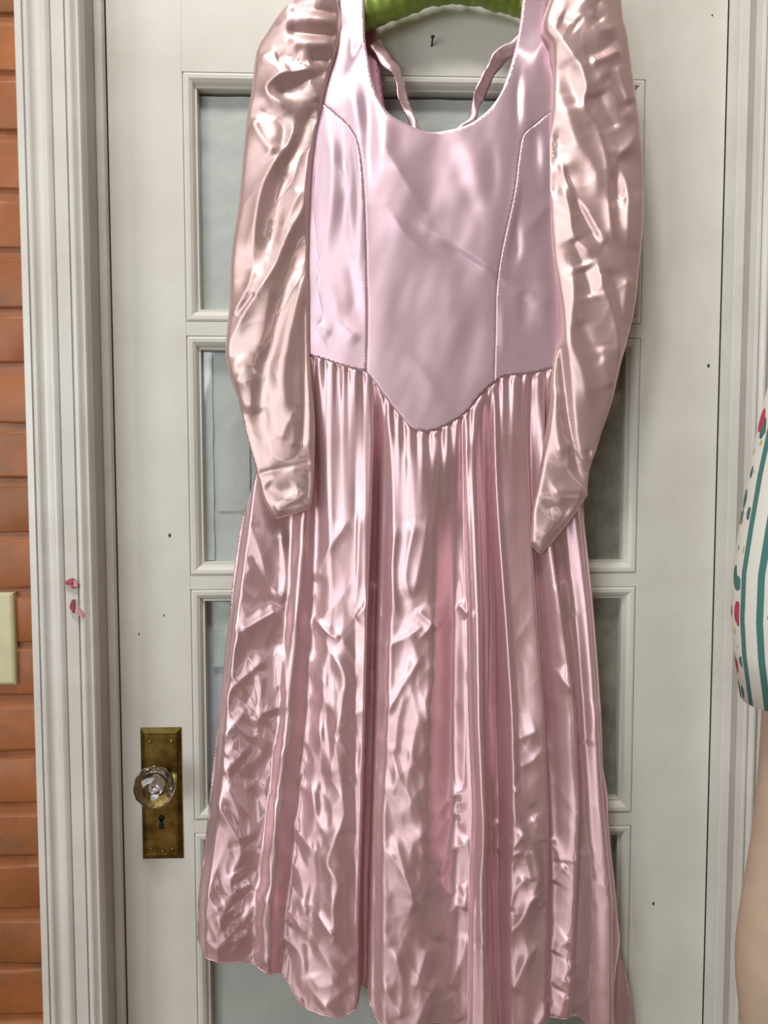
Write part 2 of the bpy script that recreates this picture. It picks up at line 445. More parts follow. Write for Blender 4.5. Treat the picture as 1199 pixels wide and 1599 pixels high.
# brick wall left of the door
wall_l = box('wall_front', -2.6, JL-0.03, WALL_Y+0.0025, 0.09, 0, RZ, M_MORTAR, kind='structure')
wall_r = box('wall_front_right', JR+0.03, 2.6, WALL_Y, 0.09, 0, RZ, M_MORTAR, kind='structure')
box('wall_front_top', JL-0.03, JR+0.03, WALL_Y, 0.09, 2.235, RZ, M_MORTAR, kind='structure')
def brick_mesh(L, Hh, seed):
    r = random.Random(seed); bm = bmesh.new()
    nx, nz = 7, 3; g = {}
    for i in range(nx+1):
        for j in range(nz+1):
            x = [-L/2, -L/2+0.004, -L*0.3, -L*0.1, L*0.1, L*0.3, L/2-0.004, L/2][i]; z = -Hh/2+Hh*j/nz
            ex = i in (0, nx); ez = j in (0, nz)
            x += (r.uniform(-0.0015, 0.0015) if not ex else r.uniform(-0.0025, 0.001)*(1 if i else -1))
            z += r.uniform(-0.0014, 0.0014)
            if j == 1: z -= 0.0165
            if j == 2: z += 0.0165
            if ex and ez: x *= 0.985; z *= 0.93
            y = 0.0 if not (ex or ez) else 0.0006
            g[i, j] = bm.verts.new((x, y+r.uniform(-0.0008, 0.0008), z))
    back = {}
    for k, v in g.items():
        if k[0] in (0, nx) or k[1] in (0, nz):
            back[k] = bm.verts.new((v.co.x*1.004, 0.010, v.co.z*1.03))
    for i in range(nx):
        for j in range(nz):
            bm.faces.new((g[i, j], g[i+1, j], g[i+1, j+1], g[i, j+1]))
    ring = [(i, 0) for i in range(nx)]+[(nx, j) for j in range(nz)]+[(i, nz) for i in range(nx, 0, -1)]+[(0, j) for j in range(nz, 0, -1)]
    for k in range(len(ring)):
        p, q = ring[k], ring[(k+1) % len(ring)]
        bm.faces.new((g[q], g[p], back[p], back[q]))
    me = bpy.data.meshes.new('brick'); bm.to_mesh(me); bm.free(); me.materials.append(M_BRICK)
    me.polygons.foreach_set('use_smooth', [True]*len(me.polygons))
    return me
courses = [(37, 112), (126, 204), (220, 296), (313, 388), (404, 481), (496, 567), (586, 660), (674, 747), (760, 832), (843, 919), (933, 1004),
           (1015, 1085), (1102, 1173), (1184, 1254), (1272, 1337), (1353, 1419), (1437, 1505), (1515, 1584)]
cz = []
for a, b in courses:
    cz.append((float(at(25, a, WALL_Y)[1]), float(at(25, b, WALL_Y)[1])))
pitch = (cz[0][0]-cz[-1][0])/(len(cz)-1); bh = np.mean([a-b for a, b in cz])
top = cz[0][0]; k = 1; extra = []
while top+pitch*k < 2.69: extra.append((top+pitch*k, top+pitch*k-bh, -k)); k += 1
k = 1
while cz[-1][1]-pitch*k > 0.0: extra.append((cz[-1][0]-pitch*k, cz[-1][1]-pitch*k, len(cz)-1+k)); k += 1
allc = [(a, b, i) for i, (a, b) in enumerate(cz)]+extra
bmeshes = [brick_mesh(0.203, 0.0615, s) for s in range(8)]
case_out = JL-0.0785
for a, b, i in allc:
    end = case_out-0.0035 if i % 2 else case_out+0.058
    x = end-0.1015
    while x > -1.40:
        o = bpy.data.objects.new('brick', bmeshes[random.randrange(8)]); COL.objects.link(o); o.parent = wall_l
        o.location = (x+random.uniform(-0.002, 0.002), WALL_Y-0.001, (a+b)/2)
        o.scale = (1, 1, (a-b)/0.0615)
        o.rotation_euler = (random.uniform(-0.01, 0.01), random.uniform(-0.006, 0.006), 0)
        x -= 0.2165

# ------------------------------------------------------------------ door
door = bpy.data.objects.new('door_1', None); COL.objects.link(door); door['kind'] = 'structure'
PX0, PX1 = -0.2330, 0.4010
PTOP = 1.43+0.530; PH, PP = 0.3335, 0.3520
DT = 0.042
box('stile', DOOR_L+0.0005, PX0, 0, DT, 0.008, DOOR_TOP, M_DOOR, door, 0.0008)
box('stile', PX1, DOOR_R-0.0005, 0, DT, 0.008, DOOR_TOP, M_DOOR, door, 0.0008)
box('rail', PX0, PX1, 0, DT, PTOP, DOOR_TOP, M_DOOR, door)
box('rail', PX0, PX1, 0, DT, 0.008, PTOP-4*PP-PH, M_DOOR, door)
for k in range(4):
    box('muntin', PX0, PX1, 0, DT, PTOP-PP*(k+1), PTOP-PP*k-PH, M_DOOR, door)

def bead_frame(x0, x1, z0, z1):
    """four mitred glazing beads; profile (inset, y)"""
    prof = [(0.0, 0.0125), (0.0002, 0.0022), (0.0012, 0.0018), (0.0016, -0.0004), (0.004, -0.0014), (0.0085, -0.0010), (0.0125, 0.0018), (0.0150, 0.0058), (0.0155, 0.0072),
            (0.0178, 0.0066), (0.0185, 0.0078), (0.0187, 0.0165), (0.0187, 0.0300), (0.0, 0.0300)]
    def corner(c, d):
        return {0: (x0+d, z0+d), 1: (x1-d, z0+d), 2: (x1-d, z1-d), 3: (x0+d, z1-d)}[c]
    for s in range(4):
        bm = bmesh.new(); A, B = [], []
        for d, y in prof:
            p = corner(s, d); q = corner((s+1) % 4, d)
            A.append(bm.verts.new((p[0], y, p[1]))); B.append(bm.verts.new((q[0], y, q[1])))
        n = len(prof)
        for i in range(n): bm.faces.new((A[i], A[(i+1) % n], B[(i+1) % n], B[i]))
        bmesh.ops.recalc_face_normals(bm, faces=bm.faces[:])
        from_bm('glazing_bead', bm, M_DOOR, door)
def paper(name, x0, x1, z0, z1, y, mat, amp, seed, sx=14, sz=18):
    nx = max(4, int((x1-x0)/0.007)); nz = max(4, int((z1-z0)/0.007))
    gx, gz = np.meshgrid(np.linspace(x0, x1, nx+1), np.linspace(z0, z1, nz+1))
    hh = amp*(ridged(gx*sx, gz*sz, seed)+0.5*ridged(gx*sx*2.3+9, gz*sz*2.1, seed+1))
    wob = 0.0012*noise2(gx*30, gz*30, seed+5)
    v = np.stack([(gx+wob).ravel(), (y-hh).ravel(), (gz+wob).ravel()], 1)
    f = [(j*(nx+1)+i, j*(nx+1)+i+1, (j+1)*(nx+1)+i+1, (j+1)*(nx+1)+i) for j in range(nz) for i in range(nx)]
    me = bpy.data.meshes.new(name); me.from_pydata(v.tolist(), [], f)
    me.polygons.foreach_set('use_smooth', [True]*len(me.polygons))
    return link(name, me, mat, door)
GI = 0.0187
for k in range(5):
    z1 = PTOP-PP*k; z0 = z1-PH
    bead_frame(PX0, PX1, z0, z1)
    g = box('pane', PX0+GI-0.001, PX1-GI+0.001, 0.0150, 0.0175, z0+GI-0.001, z1-GI+0.001, M_GLASS, door)
    a, b = PX0+GI-0.002, PX1-GI+0.002
    if k == 0:
        paper('paper_sheet', a+0.002, b, z0+0.012, z1-GI-0.0035, 0.0225, M_PAPER, 0.0012, 3)
    elif k == 1:
        paper('paper_sheet', a, a+0.36, z0+0.012, z1-GI-0.001, 0.0235, M_PAPER, 0.0010, 11)
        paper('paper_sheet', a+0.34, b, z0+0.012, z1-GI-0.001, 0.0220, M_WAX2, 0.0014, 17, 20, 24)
        paper('paper_strip', a+0.001, a+0.014, z0+0.02, z1-GI-0.002, 0.0205, M_TAPE, 0.0003, 13)
        paper('paper_patch', a+0.020, a+0.066, z0+0.09, z0+0.200, 0.0205, M_PAPER, 0.0006, 15)
    elif k == 2:
        zc = float(at(350, 1041, 0.02)[1]); zd = float(at(330, 1222, 0.02)[1])
        paper('paper_sheet', a+0.010, a+0.17, zc, z1-GI-0.003, 0.0210, M_WAX, 0.0016, 21, 22, 26)
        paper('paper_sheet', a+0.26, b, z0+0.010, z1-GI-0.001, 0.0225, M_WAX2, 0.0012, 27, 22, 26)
        paper('paper_sheet', a, a+0.3, zd, z1-GI-0.001, 0.0255, M_BLUEPAPER, 0.0008, 23)
        paper('dark_sheet', a, a+0.3, z0+0.010, zd+0.01, 0.0290, simple('dark_sheet', (0.05, 0.045, 0.06), 0.9), 0.001, 24)  # dark sheet below the bluish paper
    else:
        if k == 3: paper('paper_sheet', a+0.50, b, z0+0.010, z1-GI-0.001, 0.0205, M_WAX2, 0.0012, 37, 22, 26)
        paper('paper_sheet', a, b, z0+0.010, z1-GI-0.001, 0.0225, M_PAPER if k == 3 else M_WAX, 0.0007, 31+k)
# worn spots and small holes in the paint
def disc(name, px, py, r, mat, parent, y=-0.0006, th=0.0008):
    p = pt(px, py, 0.0)
    bm = bmesh.new(); bmesh.ops.create_cone(bm, cap_ends=True, segments=10, radius1=r, radius2=r*0.8, depth=th)
    bmesh.ops.rotate(bm, verts=bm.verts[:], matrix=Matrix.Rotation(math.pi/2, 3, 'X'))
    bmesh.ops.scale(bm, verts=bm.verts[:], vec=(1, 1, random.uniform(1.0, 1.7)))
    bmesh.ops.translate(bm, verts=bm.verts[:], vec=(p.x, y+th/2, p.z))
    return from_bm(name, bm, mat, parent)
for px, py, r in ((265, 836, 0.0022), (1106, 571, 0.0020), (1020, 1411, 0.0018), (217, 990, 0.0012), (256, 961, 0.0011), (1112, 24, 0.0013), (499, 1582, 0.0014)):
    disc('paint_chip', px, py, r, M_NAIL, door)

# lock plate with crystal knob (parts of the door)
p0 = pt(219, 1136, 0); p1 = pt(287, 1339.5, 0)
lx0, lx1, lz0, lz1 = p0.x, p1.x, p1.z, p0.z
bm = bmesh.new()
def ringv(d, y): return [bm.verts.new(v) for v in ((lx0+d, y, lz0+d), (lx1-d, y, lz0+d), (lx1-d, y, lz1-d), (lx0+d, y, lz1-d))]
R_ = [ringv(0, -0.0002), ringv(0.0004, -0.0016), ringv(0.0070, -0.0046), ringv(0.0082, -0.0046), ringv(0.0090, -0.0040)]
for r0, r1 in zip(R_, R_[1:]):
    for k in range(4): bm.faces.new((r0[k], r0[(k+1) % 4], r1[(k+1) % 4], r1[k]))
bm.faces.new(R_[-1]); bmesh.ops.recalc_face_normals(bm, faces=bm.faces[:])
lock = from_bm('lock_plate', bm, M_BRASS, door); lock['label'] = 'aged brass lock plate with bevelled edge'
def part_at(o, x, y, z): o.location = (x, y, z); return o
for px, py in ((234, 1158), (268, 1157), (236, 1325), (270, 1325), (255, 1329)):
    p = pt(px, py, -0.004)
    part_at(lathe('screw', [(0.0, -0.0022), (0.0014, -0.0020), (0.0026, -0.0012), (0.0030, 0.0), (0.0030, 0.001)], M_BRASS, lock, 14), p.x, -0.004, p.z)
p = pt(252, 1277, -0.004)
part_at(lathe('keyhole', [(0.0, -0.0006), (0.0045, -0.0006), (0.0045, 0.0004)], M_HOLE, lock, 20), p.x, -0.0040, p.z)
bm = bmesh.new()
q = [(-0.0022, 0.0), (0.0022, 0.0), (0.0036, -0.0145), (-0.0036, -0.0145)]
f_ = [bm.verts.new((x, -0.0006, z)) for x, z in q]; g_ = [bm.verts.new((x, 0.0003, z)) for x, z in q]
bm.faces.new(f_)
for k in range(4): bm.faces.new((f_[k], f_[(k+1) % 4], g_[(k+1) % 4], g_[k]))
part_at(from_bm('keyhole_slot', bm, M_HOLE, lock), p.x, -0.0040, p.z-0.002)
# knob
kp = pt(252, 1211, -0.004)
knob = lathe('door_knob', [(0.0135, 0.0), (0.0135, -0.004), (0.0105, -0.007), (0.0092, -0.014), (0.0105, -0.022), (0.0125, -0.026), (0.0, -0.026)], M_BRASS, door, 28)
part_at(knob, kp.x, -0.004, kp.z); knob['label'] = 'brass knob shank with faceted crystal ball'
bm = bmesh.new(); S = 12
prof = [(0.0115, -0.0245, 0), (0.0235, -0.0280, 0.5), (0.0285, -0.0355, 0), (0.0288, -0.0410, 0.5), (0.0258, -0.0490, 0), (0.0195, -0.0535, 0.5), (0.0120, -0.0560, 0), (0.0045, -0.0540, 0.5)]
rr = [[bm.verts.new((r*math.cos(2*math.pi*(k+o)/S), y, r*math.sin(2*math.pi*(k+o)/S))) for k in range(S)] for r, y, o in prof]
for i in range(len(rr)-1):
    o0 = prof[i][2]
    for k in range(S):
        a0, a1 = rr[i][k], rr[i][(k+1) % S]
        if o0 == 0:
            b0, bp = rr[i+1][k], rr[i+1][(k-1) % S]
            bm.faces.new((a0, a1, b0)); bm.faces.new((a0, b0, bp))
        else:
            b0, b1 = rr[i+1][k], rr[i+1][(k+1) % S]
            bm.faces.new((a0, a1, b1)); bm.faces.new((a0, b1, b0))
bm.faces.new(rr[0][::-1]); bm.faces.new(rr[-1]); bmesh.ops.recalc_face_normals(bm, faces=bm.faces[:])
from_bm('crystal_ball', bm, M_CRYSTAL, knob)
lathe('silver_star', [(0.0, -0.0275), (0.004, -0.0285), (0.010, -0.0290), (0.0105, -0.0265)], M_STEEL, knob, 12, False)

# nail in the top rail
nail = empty('nail', pt(674, 72, 0))
n1 = lathe('nail_shank', [(0.0013, 0.001), (0.0013, -0.014), (0.0, -0.014)], M_NAIL, nail, 10); n1.rotation_euler = (-0.35, 0, 0)
n2 = lathe('nail_head', [(0.0, -0.0152), (0.0026, -0.0152), (0.0026, -0.0138), (0.0, -0.0136)], M_NAIL, nail, 12); n2.rotation_euler = (-0.35, 0, 0)
tag(nail, 'small dark nail sticking out of the white top rail of the door', 'nail')

# red smears on the left casing
def smear(pts, mat):
    c = catmull(pts, 1.5, True); n = len(c)
    X, Z = at(c[:, 0]+rng.normal(0, 0.25, n), c[:, 1]+rng.normal(0, 0.25, n), CASE_Y)
    bm = bmesh.new()
    f = [bm.verts.new((x, CASE_Y-0.0046, z)) for x, z in zip(X, Z)]; b = [bm.verts.new((x, CASE_Y+0.004, z)) for x, z in zip(X, Z)]
    bm.faces.new(f)
    for k in range(n): bm.faces.new((f[k], f[(k+1) % n], b[(k+1) % n], b[k]))
    bmesh.ops.recalc_face_normals(bm, faces=bm.faces[:])
    return from_bm('red_smear', bm, mat, case_l)
smear([(104, 909), (107, 905), (113, 903), (116, 906), (114, 910), (117, 914), (115, 919), (111, 913), (106, 913)], M_SMEAR)
smear([(116, 906), (121, 910), (123, 914), (118, 916)], M_SMEAR2)
smear([(113, 939), (116, 936), (117, 946), (117, 957), (114, 953), (111, 948)], M_SMEAR)
smear([(119, 950), (126, 951), (131, 957), (131, 964), (126, 960), (120, 957)], M_SMEAR2)

# light switch plate on the bricks
q0 = pt(23, 925, WALL_Y-0.004); q1 = pt(26, 1068, WALL_Y-0.004)
bm = bmesh.new()
sx1 = (q0.x+q1.x)/2; sx0 = sx1-0.072; sz1, sz0 = q0.z, q1.z
def rv(d, y): return [bm.verts.new(v) for v in ((sx0+d, y, sz0+d), (sx1-d, y, sz0+d), (sx1-d, y, sz1-d), (sx0+d, y, sz1-d))]
R2 = [rv(0, WALL_Y+0.002), rv(0, WALL_Y-0.006), rv(0.0012, WALL_Y-0.0078), rv(0.004, WALL_Y-0.0092)]
for r0, r1 in zip(R2, R2[1:]):
    for k in range(4): bm.faces.new((r0[k], r0[(k+1) % 4], r1[(k+1) % 4], r1[k]))
bm.faces.new(R2[-1]); bmesh.ops.recalc_face_normals(bm, faces=bm.faces[:])
sw = empty('switch_plate', ((sx0+sx1)/2, WALL_Y, (sz0+sz1)/2))
pl = from_bm('plate', bm, M_PLATE, sw); pl.location = -sw.location
t_ = box('toggle', -0.005, 0.005, -0.018, -0.008, -0.011, 0.013, M_PLATE, sw, 0.002)
for dz in (-0.030, 0.030):
    s_ = lathe('screw', [(0, -0.0105), (0.003, -0.010), (0.0034, -0.0088)], M_PLATE, sw, 12); s_.location = (0, 0, dz)
tag(sw, 'cream light switch plate on the orange brick wall', 'switch plate')

# ------------------------------------------------------------------ the dress
hx, hz = at(690, 0, -0.05)
dress = empty('satin_dress', (float(hx), -0.05, 0.62))
dress.location = (0, 0, 0)
tag(dress, 'long pink satin dress with puffed sleeves hanging from green hanger on the door', 'dress')

# --- bodice relief, shared by its three front panels
B_STROKES = [
    # centre panel: long diagonal crease to the right seam
    ([(664, 374), (690, 386), (716, 400), (742, 418), (762, 433), (784, 449), (800, 462)], 5.5, 5, 12, 1.3),
    ([(668, 386), (692, 398), (720, 414), (750, 432), (775, 450)], -3.0, 6, 6, 1.6),
    ([(752, 428), (768, 438), (782, 446)], 2.5, 3, 3, 1.2),
    # drag lines from the left bust
    ([(598, 246), (606, 262), (628, 296), (646, 324), (664, 352)], 3.6, 12, 5, 1.5),
    ([(600, 336), (612, 356), (634, 382), (658, 401), (690, 412)], 3.0, 10, 4, 1.5),
    ([(640, 352), (668, 372), (700, 398)], 1.6, 10, 5, 1.5),
    ([(620, 420), (600, 470), (590, 540)], 1.2, 18, 18, 2),
    ([(660, 470), (650, 540), (646, 610)], -2.0, 22, 22, 2),
    ([(700, 440), (712, 500), (705, 560)], 2.0, 20, 20, 2),
    ([(735, 470), (728, 540), (712, 620)], -1.8, 16, 16, 2),
    ([(620, 560), (650, 580), (690, 640)], 1.4, 14, 10, 2),
    ([(655, 240), (668, 300), (680, 350)], -1.8, 22, 22, 2),
    ([(720, 235), (735, 290), (738, 340)], 2.2, 18, 18, 2),
    ([(700, 250), (722, 310), (748, 370)], -1.6, 12, 12, 2),
    ([(756, 230), (762, 290), (756, 350)], -2.0, 10, 10, 2),
    ([(590, 190), (600, 230), (596, 280)], 2.0, 12, 12, 2),
    ([(566, 140), (574, 190), (575, 262), (574, 320)], -3.4, 10, 10, 2),
    ([(548, 150), (556, 190), (562, 230)], 2.0, 9, 9, 2),
    # straps
    ([(545, 10), (548, 60), (536, 110)], 2.0, 14, 14, 2),
    ([(560, 60), (556, 110), (530, 160)], -1.8, 10, 10, 2),
    ([(838, 40), (835, 100), (828, 160)], 2.2, 12, 12, 2),
    ([(806, 120), (799, 165), (800, 230)], -3.6, 5, 5, 1.5),
    ([(795, 130), (790, 180), (788, 230)], 1.8, 8, 8, 1.6),
    ([(812, 130), (812, 190), (812, 240)], 2.0, 9, 9, 1.8),
    # left side panel
    ([(508, 190), (518, 250), (516, 330), (507, 420)], 3.0, 10, 9, 2),
    ([(534, 196), (541, 260), (542, 330), (538, 400)], -4.4, 11, 11, 2),
    ([(556, 240), (560, 300), (561, 380), (558, 440)], 2.6, 7, 8, 2),
    ([(525, 262), (538, 292), (545, 330)], 1.8, 6, 6, 1.5),
    ([(498, 510), (512, 522), (520, 527)], 2.0, 5, 4, 1.4),
    ([(526, 506), (546, 522), (564, 540)], 2.4, 6, 4, 1.4),
    ([(505, 430), (522, 470), (530, 506)], 1.6, 10, 8, 2),
    ([(545, 410), (552, 460), (553, 520)], -2.0, 9, 9, 2),
    # right side panel
    ([(800, 262), (797, 310), (788, 360), (780, 420)], 4.0, 3, 9, 1.4),
    ([(806, 290), (802, 340), (790, 400), (786, 440)], -4.0, 5, 8, 1.6),
    ([(828, 200), (826, 240), (828, 290)], -4.0, 9, 9, 2),
    ([(845, 210), (843, 270), (842, 330)], 2.4, 8, 8, 2),
    ([(858, 318), (832, 350), (808, 378)], 2.4, 8, 7, 1.5),
    ([(796, 350), (800, 400), (790, 430)], -2.5, 6, 6, 2),
    ([(826, 390), (836, 430), (840, 500)], 2.6, 12, 12, 2),
    ([(810, 430), (812, 480), (806, 540)], -3.0, 9, 12, 2),
    ([(855, 440), (842, 500), (850, 550)], 2.0, 9, 9, 1.8),
    ([(790, 470), (815, 462), (830, 480)], 1.6, 7, 7, 1.8),
    ([(778, 470), (778, 520), (778, 570)], 1.6, 5, 6, 1.8),
]
def bodice_base(x, y):
    u = np.clip(np.abs((x-676)/245.0), 0, 1)
    b = 32*np.sqrt(np.maximum(1-u**2.6, 0))
    bust = 9*np.exp(-((x-600)/70)**2-((y-300)/120)**2)+9*np.exp(-((x-765)/70)**2-((y-310)/120)**2)
    toptilt = -16*smooth01((170-y)/210)
    return b+bust+toptilt
def bodice_h(x, y, d=None):
    h = bodice_base(x, y)+0.85*strokes(x, y, [(*t[:5], 0.38) for t in B_STROKES[3:]])+0.9*strokes(x, y, [(*t[:5], 0.4) for t in B_STROKES[:2]])
    h += 1.7*noise2(x/46, y/125, 3)+0.4*noise2((x+0.4*y)/26, (y-0.4*x)/80, 4)
    
    return h
SEAM_L = [(502, 174), (524, 192), (545, 214), (559, 243), (566, 290), (570, 360), (572, 440), (573, 520), (571, 585)]
SEAM_R = [(857, 184), (832, 206), (809, 228), (802, 258), (793, 320), (778, 390), (769, 450), (767, 520), (765, 600)]
WAIST = [(452, 546), (485, 558), (520, 569), (552, 580), (571, 585), (587, 604), (607, 631), (628, 657), (641, 670), (660, 674), (680, 671), (708, 656), (725, 643),
         (742, 621), (765, 600), (782, 590), (824, 585), (857, 577), (905, 566)]
NECK = [(568, -24), (568, 20), (569, 75), (574, 112), (581, 150), (590, 175), (607, 199), (635, 215), (665, 225), (695, 222), (725, 214), (752, 195), (772, 170), (785, 140),
        (797, 100), (807, 55), (813, 10), (816, -24)]
def seam_dip(x, y, pts, w=3.2, h=-1.6):
    d, _ = polydist(x, y, catmull(pts, 8)); return h*np.exp(-(d/w)**2)
def bodice_c(x, y, d):
    h = bodice_h(x, y)
    return h-0.25*np.exp(-(d/1.6)**2)
BY = -0.046
sl = catmull(SEAM_L, 4); sr = catmull(SEAM_R, 4)
waist_c = catmull(WAIST, 4)
def between(c, xa, xb): return np.array([p for p in c if xa < p[0] < xb])
neck_c = catmull(NECK, 4)
arm_l = catmull([(526, -24), (529, 10), (530, 40), (527, 76), (514, 123), (502, 174)], 4)
arm_r = catmull([(858, -24), (857, 0), (848, 30), (846, 55), (855, 76), (858, 98), (861, 130), (857, 184)], 4)
outline_c = np.vstack([arm_l[:-1], sl[:-1], between(waist_c, 571.5, 764.5), sr[::-1][:-1], arm_r[::-1], neck_c[::-1]])
front = sheet('bodice_front_panel', outline_c, BY, bodice_c, M_BODICE, dress, 3.0, thick=0.0008)
out_l = np.vstack([sl, between(waist_c, 453, 570)[::-1], catmull([(452, 546), (450, 450), (452, 330), (466, 240), (484, 195), (502, 174)], 4)[:-1]])
sheet('bodice_side_panel', out_l, BY, bodice_c, M_BODICE, dress, 3.0, thick=0.0008)
out_r = np.vstack([sr, between(waist_c, 767, 904), catmull([(905, 566), (908, 470), (903, 340), (890, 240), (870, 200), (857, 184)], 4)[:-1]])
sheet('bodice_side_panel', out_r, BY, bodice_c, M_BODICE, dress, 3.0, thick=0.0008)

# stitched seams
def surf_tube(name, pts, r, hfun, y0, mat, parent, off=0.2, step=4, wob=0.0):
    c = catmull(pts, step)
    if wob: c = c+rng.normal(0, wob, c.shape)
    h = hfun(c[:, 0], c[:, 1]); X, Z = at(c[:, 0], c[:, 1], y0)
    return tube(name, [(x, y0-(hh+off)*0.001, z) for x, hh, z in zip(X, h, Z)], r, mat, parent, 6)
surf_tube('seam', SEAM_L, 0.0004, bodice_h, BY, M_THREAD, dress, -0.15)
surf_tube('seam', SEAM_R, 0.0004, bodice_h, BY, M_THREAD, dress, -0.15)
surf_tube('neck_piping', NECK, 0.0008, bodice_h, BY, M_BODICE, dress, -0.6)

# shoulders: the straps folded over the hanger to the back
def shoulder(xa, xb):
    xs = np.linspace(xa, xb, 11); h = bodice_h(xs, np.full(11, -24.0)); X, Z = at(xs, np.full(11, -24.0), BY); yf = BY-h*0.001
    yb = np.full(11, -0.024); rows = []
    bm = bmesh.new()
    for k in range(13):
        a = math.pi*k/12; w = (1-math.cos(a))/2
        rows.append([bm.verts.new((X[i]+0.0, yf[i]*(1-w)+yb[i]*w, Z[i]+0.014*math.sin(a)-0.012*w)) for i in range(11)])
    for p, q in zip(rows, rows[1:]):
        for i in range(10): bm.faces.new((p[i], p[i+1], q[i+1], q[i]))
    bmesh.ops.recalc_face_normals(bm, faces=bm.faces[:])
    o = from_bm('shoulder', bm, M_BODICE, dress, smooth=True)
    md = o.modifiers.new('thickness', 'SOLIDIFY'); md.thickness = 0.0008
shoulder(526, 568); shoulder(816, 858)

# bodice back, seen through the neckline
back_out = np.vstack([catmull([(500, -30), (470, 120), (470, 300), (560, 330), (690, 335), (820, 330), (890, 300), (880, 120), (850, -30)], 6)[:-1],
                      catmull([(850, -30), (838, 60), (822, 140), (780, 210), (700, 262), (650, 255), (622, 222), (605, 190), (597, 150), (591, 100), (586, 45), (582, 0), (578, -30)], 4)[:-1],
                      np.array([(578, -30), (540, -30)])])
def back_h(x, y, d):
    return 4+2.5*noise2(x/30, y/80, 21)+3*stroke(x, y, [(583, 20), (590, 100), (603, 200)], 1, 6, 3, 1.5, 0)
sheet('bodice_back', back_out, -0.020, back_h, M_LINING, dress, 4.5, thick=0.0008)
# back ties: two twisted bands forming a V
def tie(pts, y0, y1, w, twists, seed):
    c = catmull(pts, 2.0); n = len(c); r = random.Random(seed)
    bm = bmesh.new(); rows = []
    K = 9
    for i in range(n):
        t = i/(n-1); y = y0+(y1-y0)*t
        x, z = at(c[i, 0], c[i, 1], y)
        tg = c[min(i+1, n-1)]-c[max(i-1, 0)]; tg = tg/np.linalg.norm(tg); nx, nz = -tg[1], -tg[0]
        a = twists*math.pi*t+0.5*math.sin(t*19+seed); ca, sa = math.cos(a), math.sin(a)
        ww = w*(0.90+0.07*math.sin(t*23+seed)+0.05*math.sin(t*51))
        row = []
        for k in range(K):
            ph = 2*math.pi*k/K; u = math.cos(ph)*ww; v = math.sin(ph)*ww*0.24
            lat = u*(0.8+0.2*ca)-v*sa*0.5; dep = u*sa*0.7+v*ca
            row.append(bm.verts.new((float(x)+nx*lat, y-dep, float(z)+nz*lat)))
        rows.append(row)
    for p, q in zip(rows, rows[1:]):
        for k in range(K): bm.faces.new((p[k], p[(k+1) % K], q[(k+1) % K], q[k]))
    bm.faces.new(rows[0]); bm.faces.new(rows[-1])
    bmesh.ops.recalc_face_normals(bm, faces=bm.faces[:])
    return from_bm('back_tie', bm, M_SATIN, dress, smooth=True)
tie([(584, 66), (596, 84), (604, 98), (616, 108), (624, 126), (629, 152), (640, 180), (652, 206), (668, 232)], -0.026, -0.050, 0.0104, 1.3, 1)
tie([(822, 56), (802, 74), (782, 88), (768, 108), (757, 130), (744, 160), (737, 186), (722, 202), (700, 213), (680, 228)], -0.026, -0.050, 0.0108, 1.4, 2)

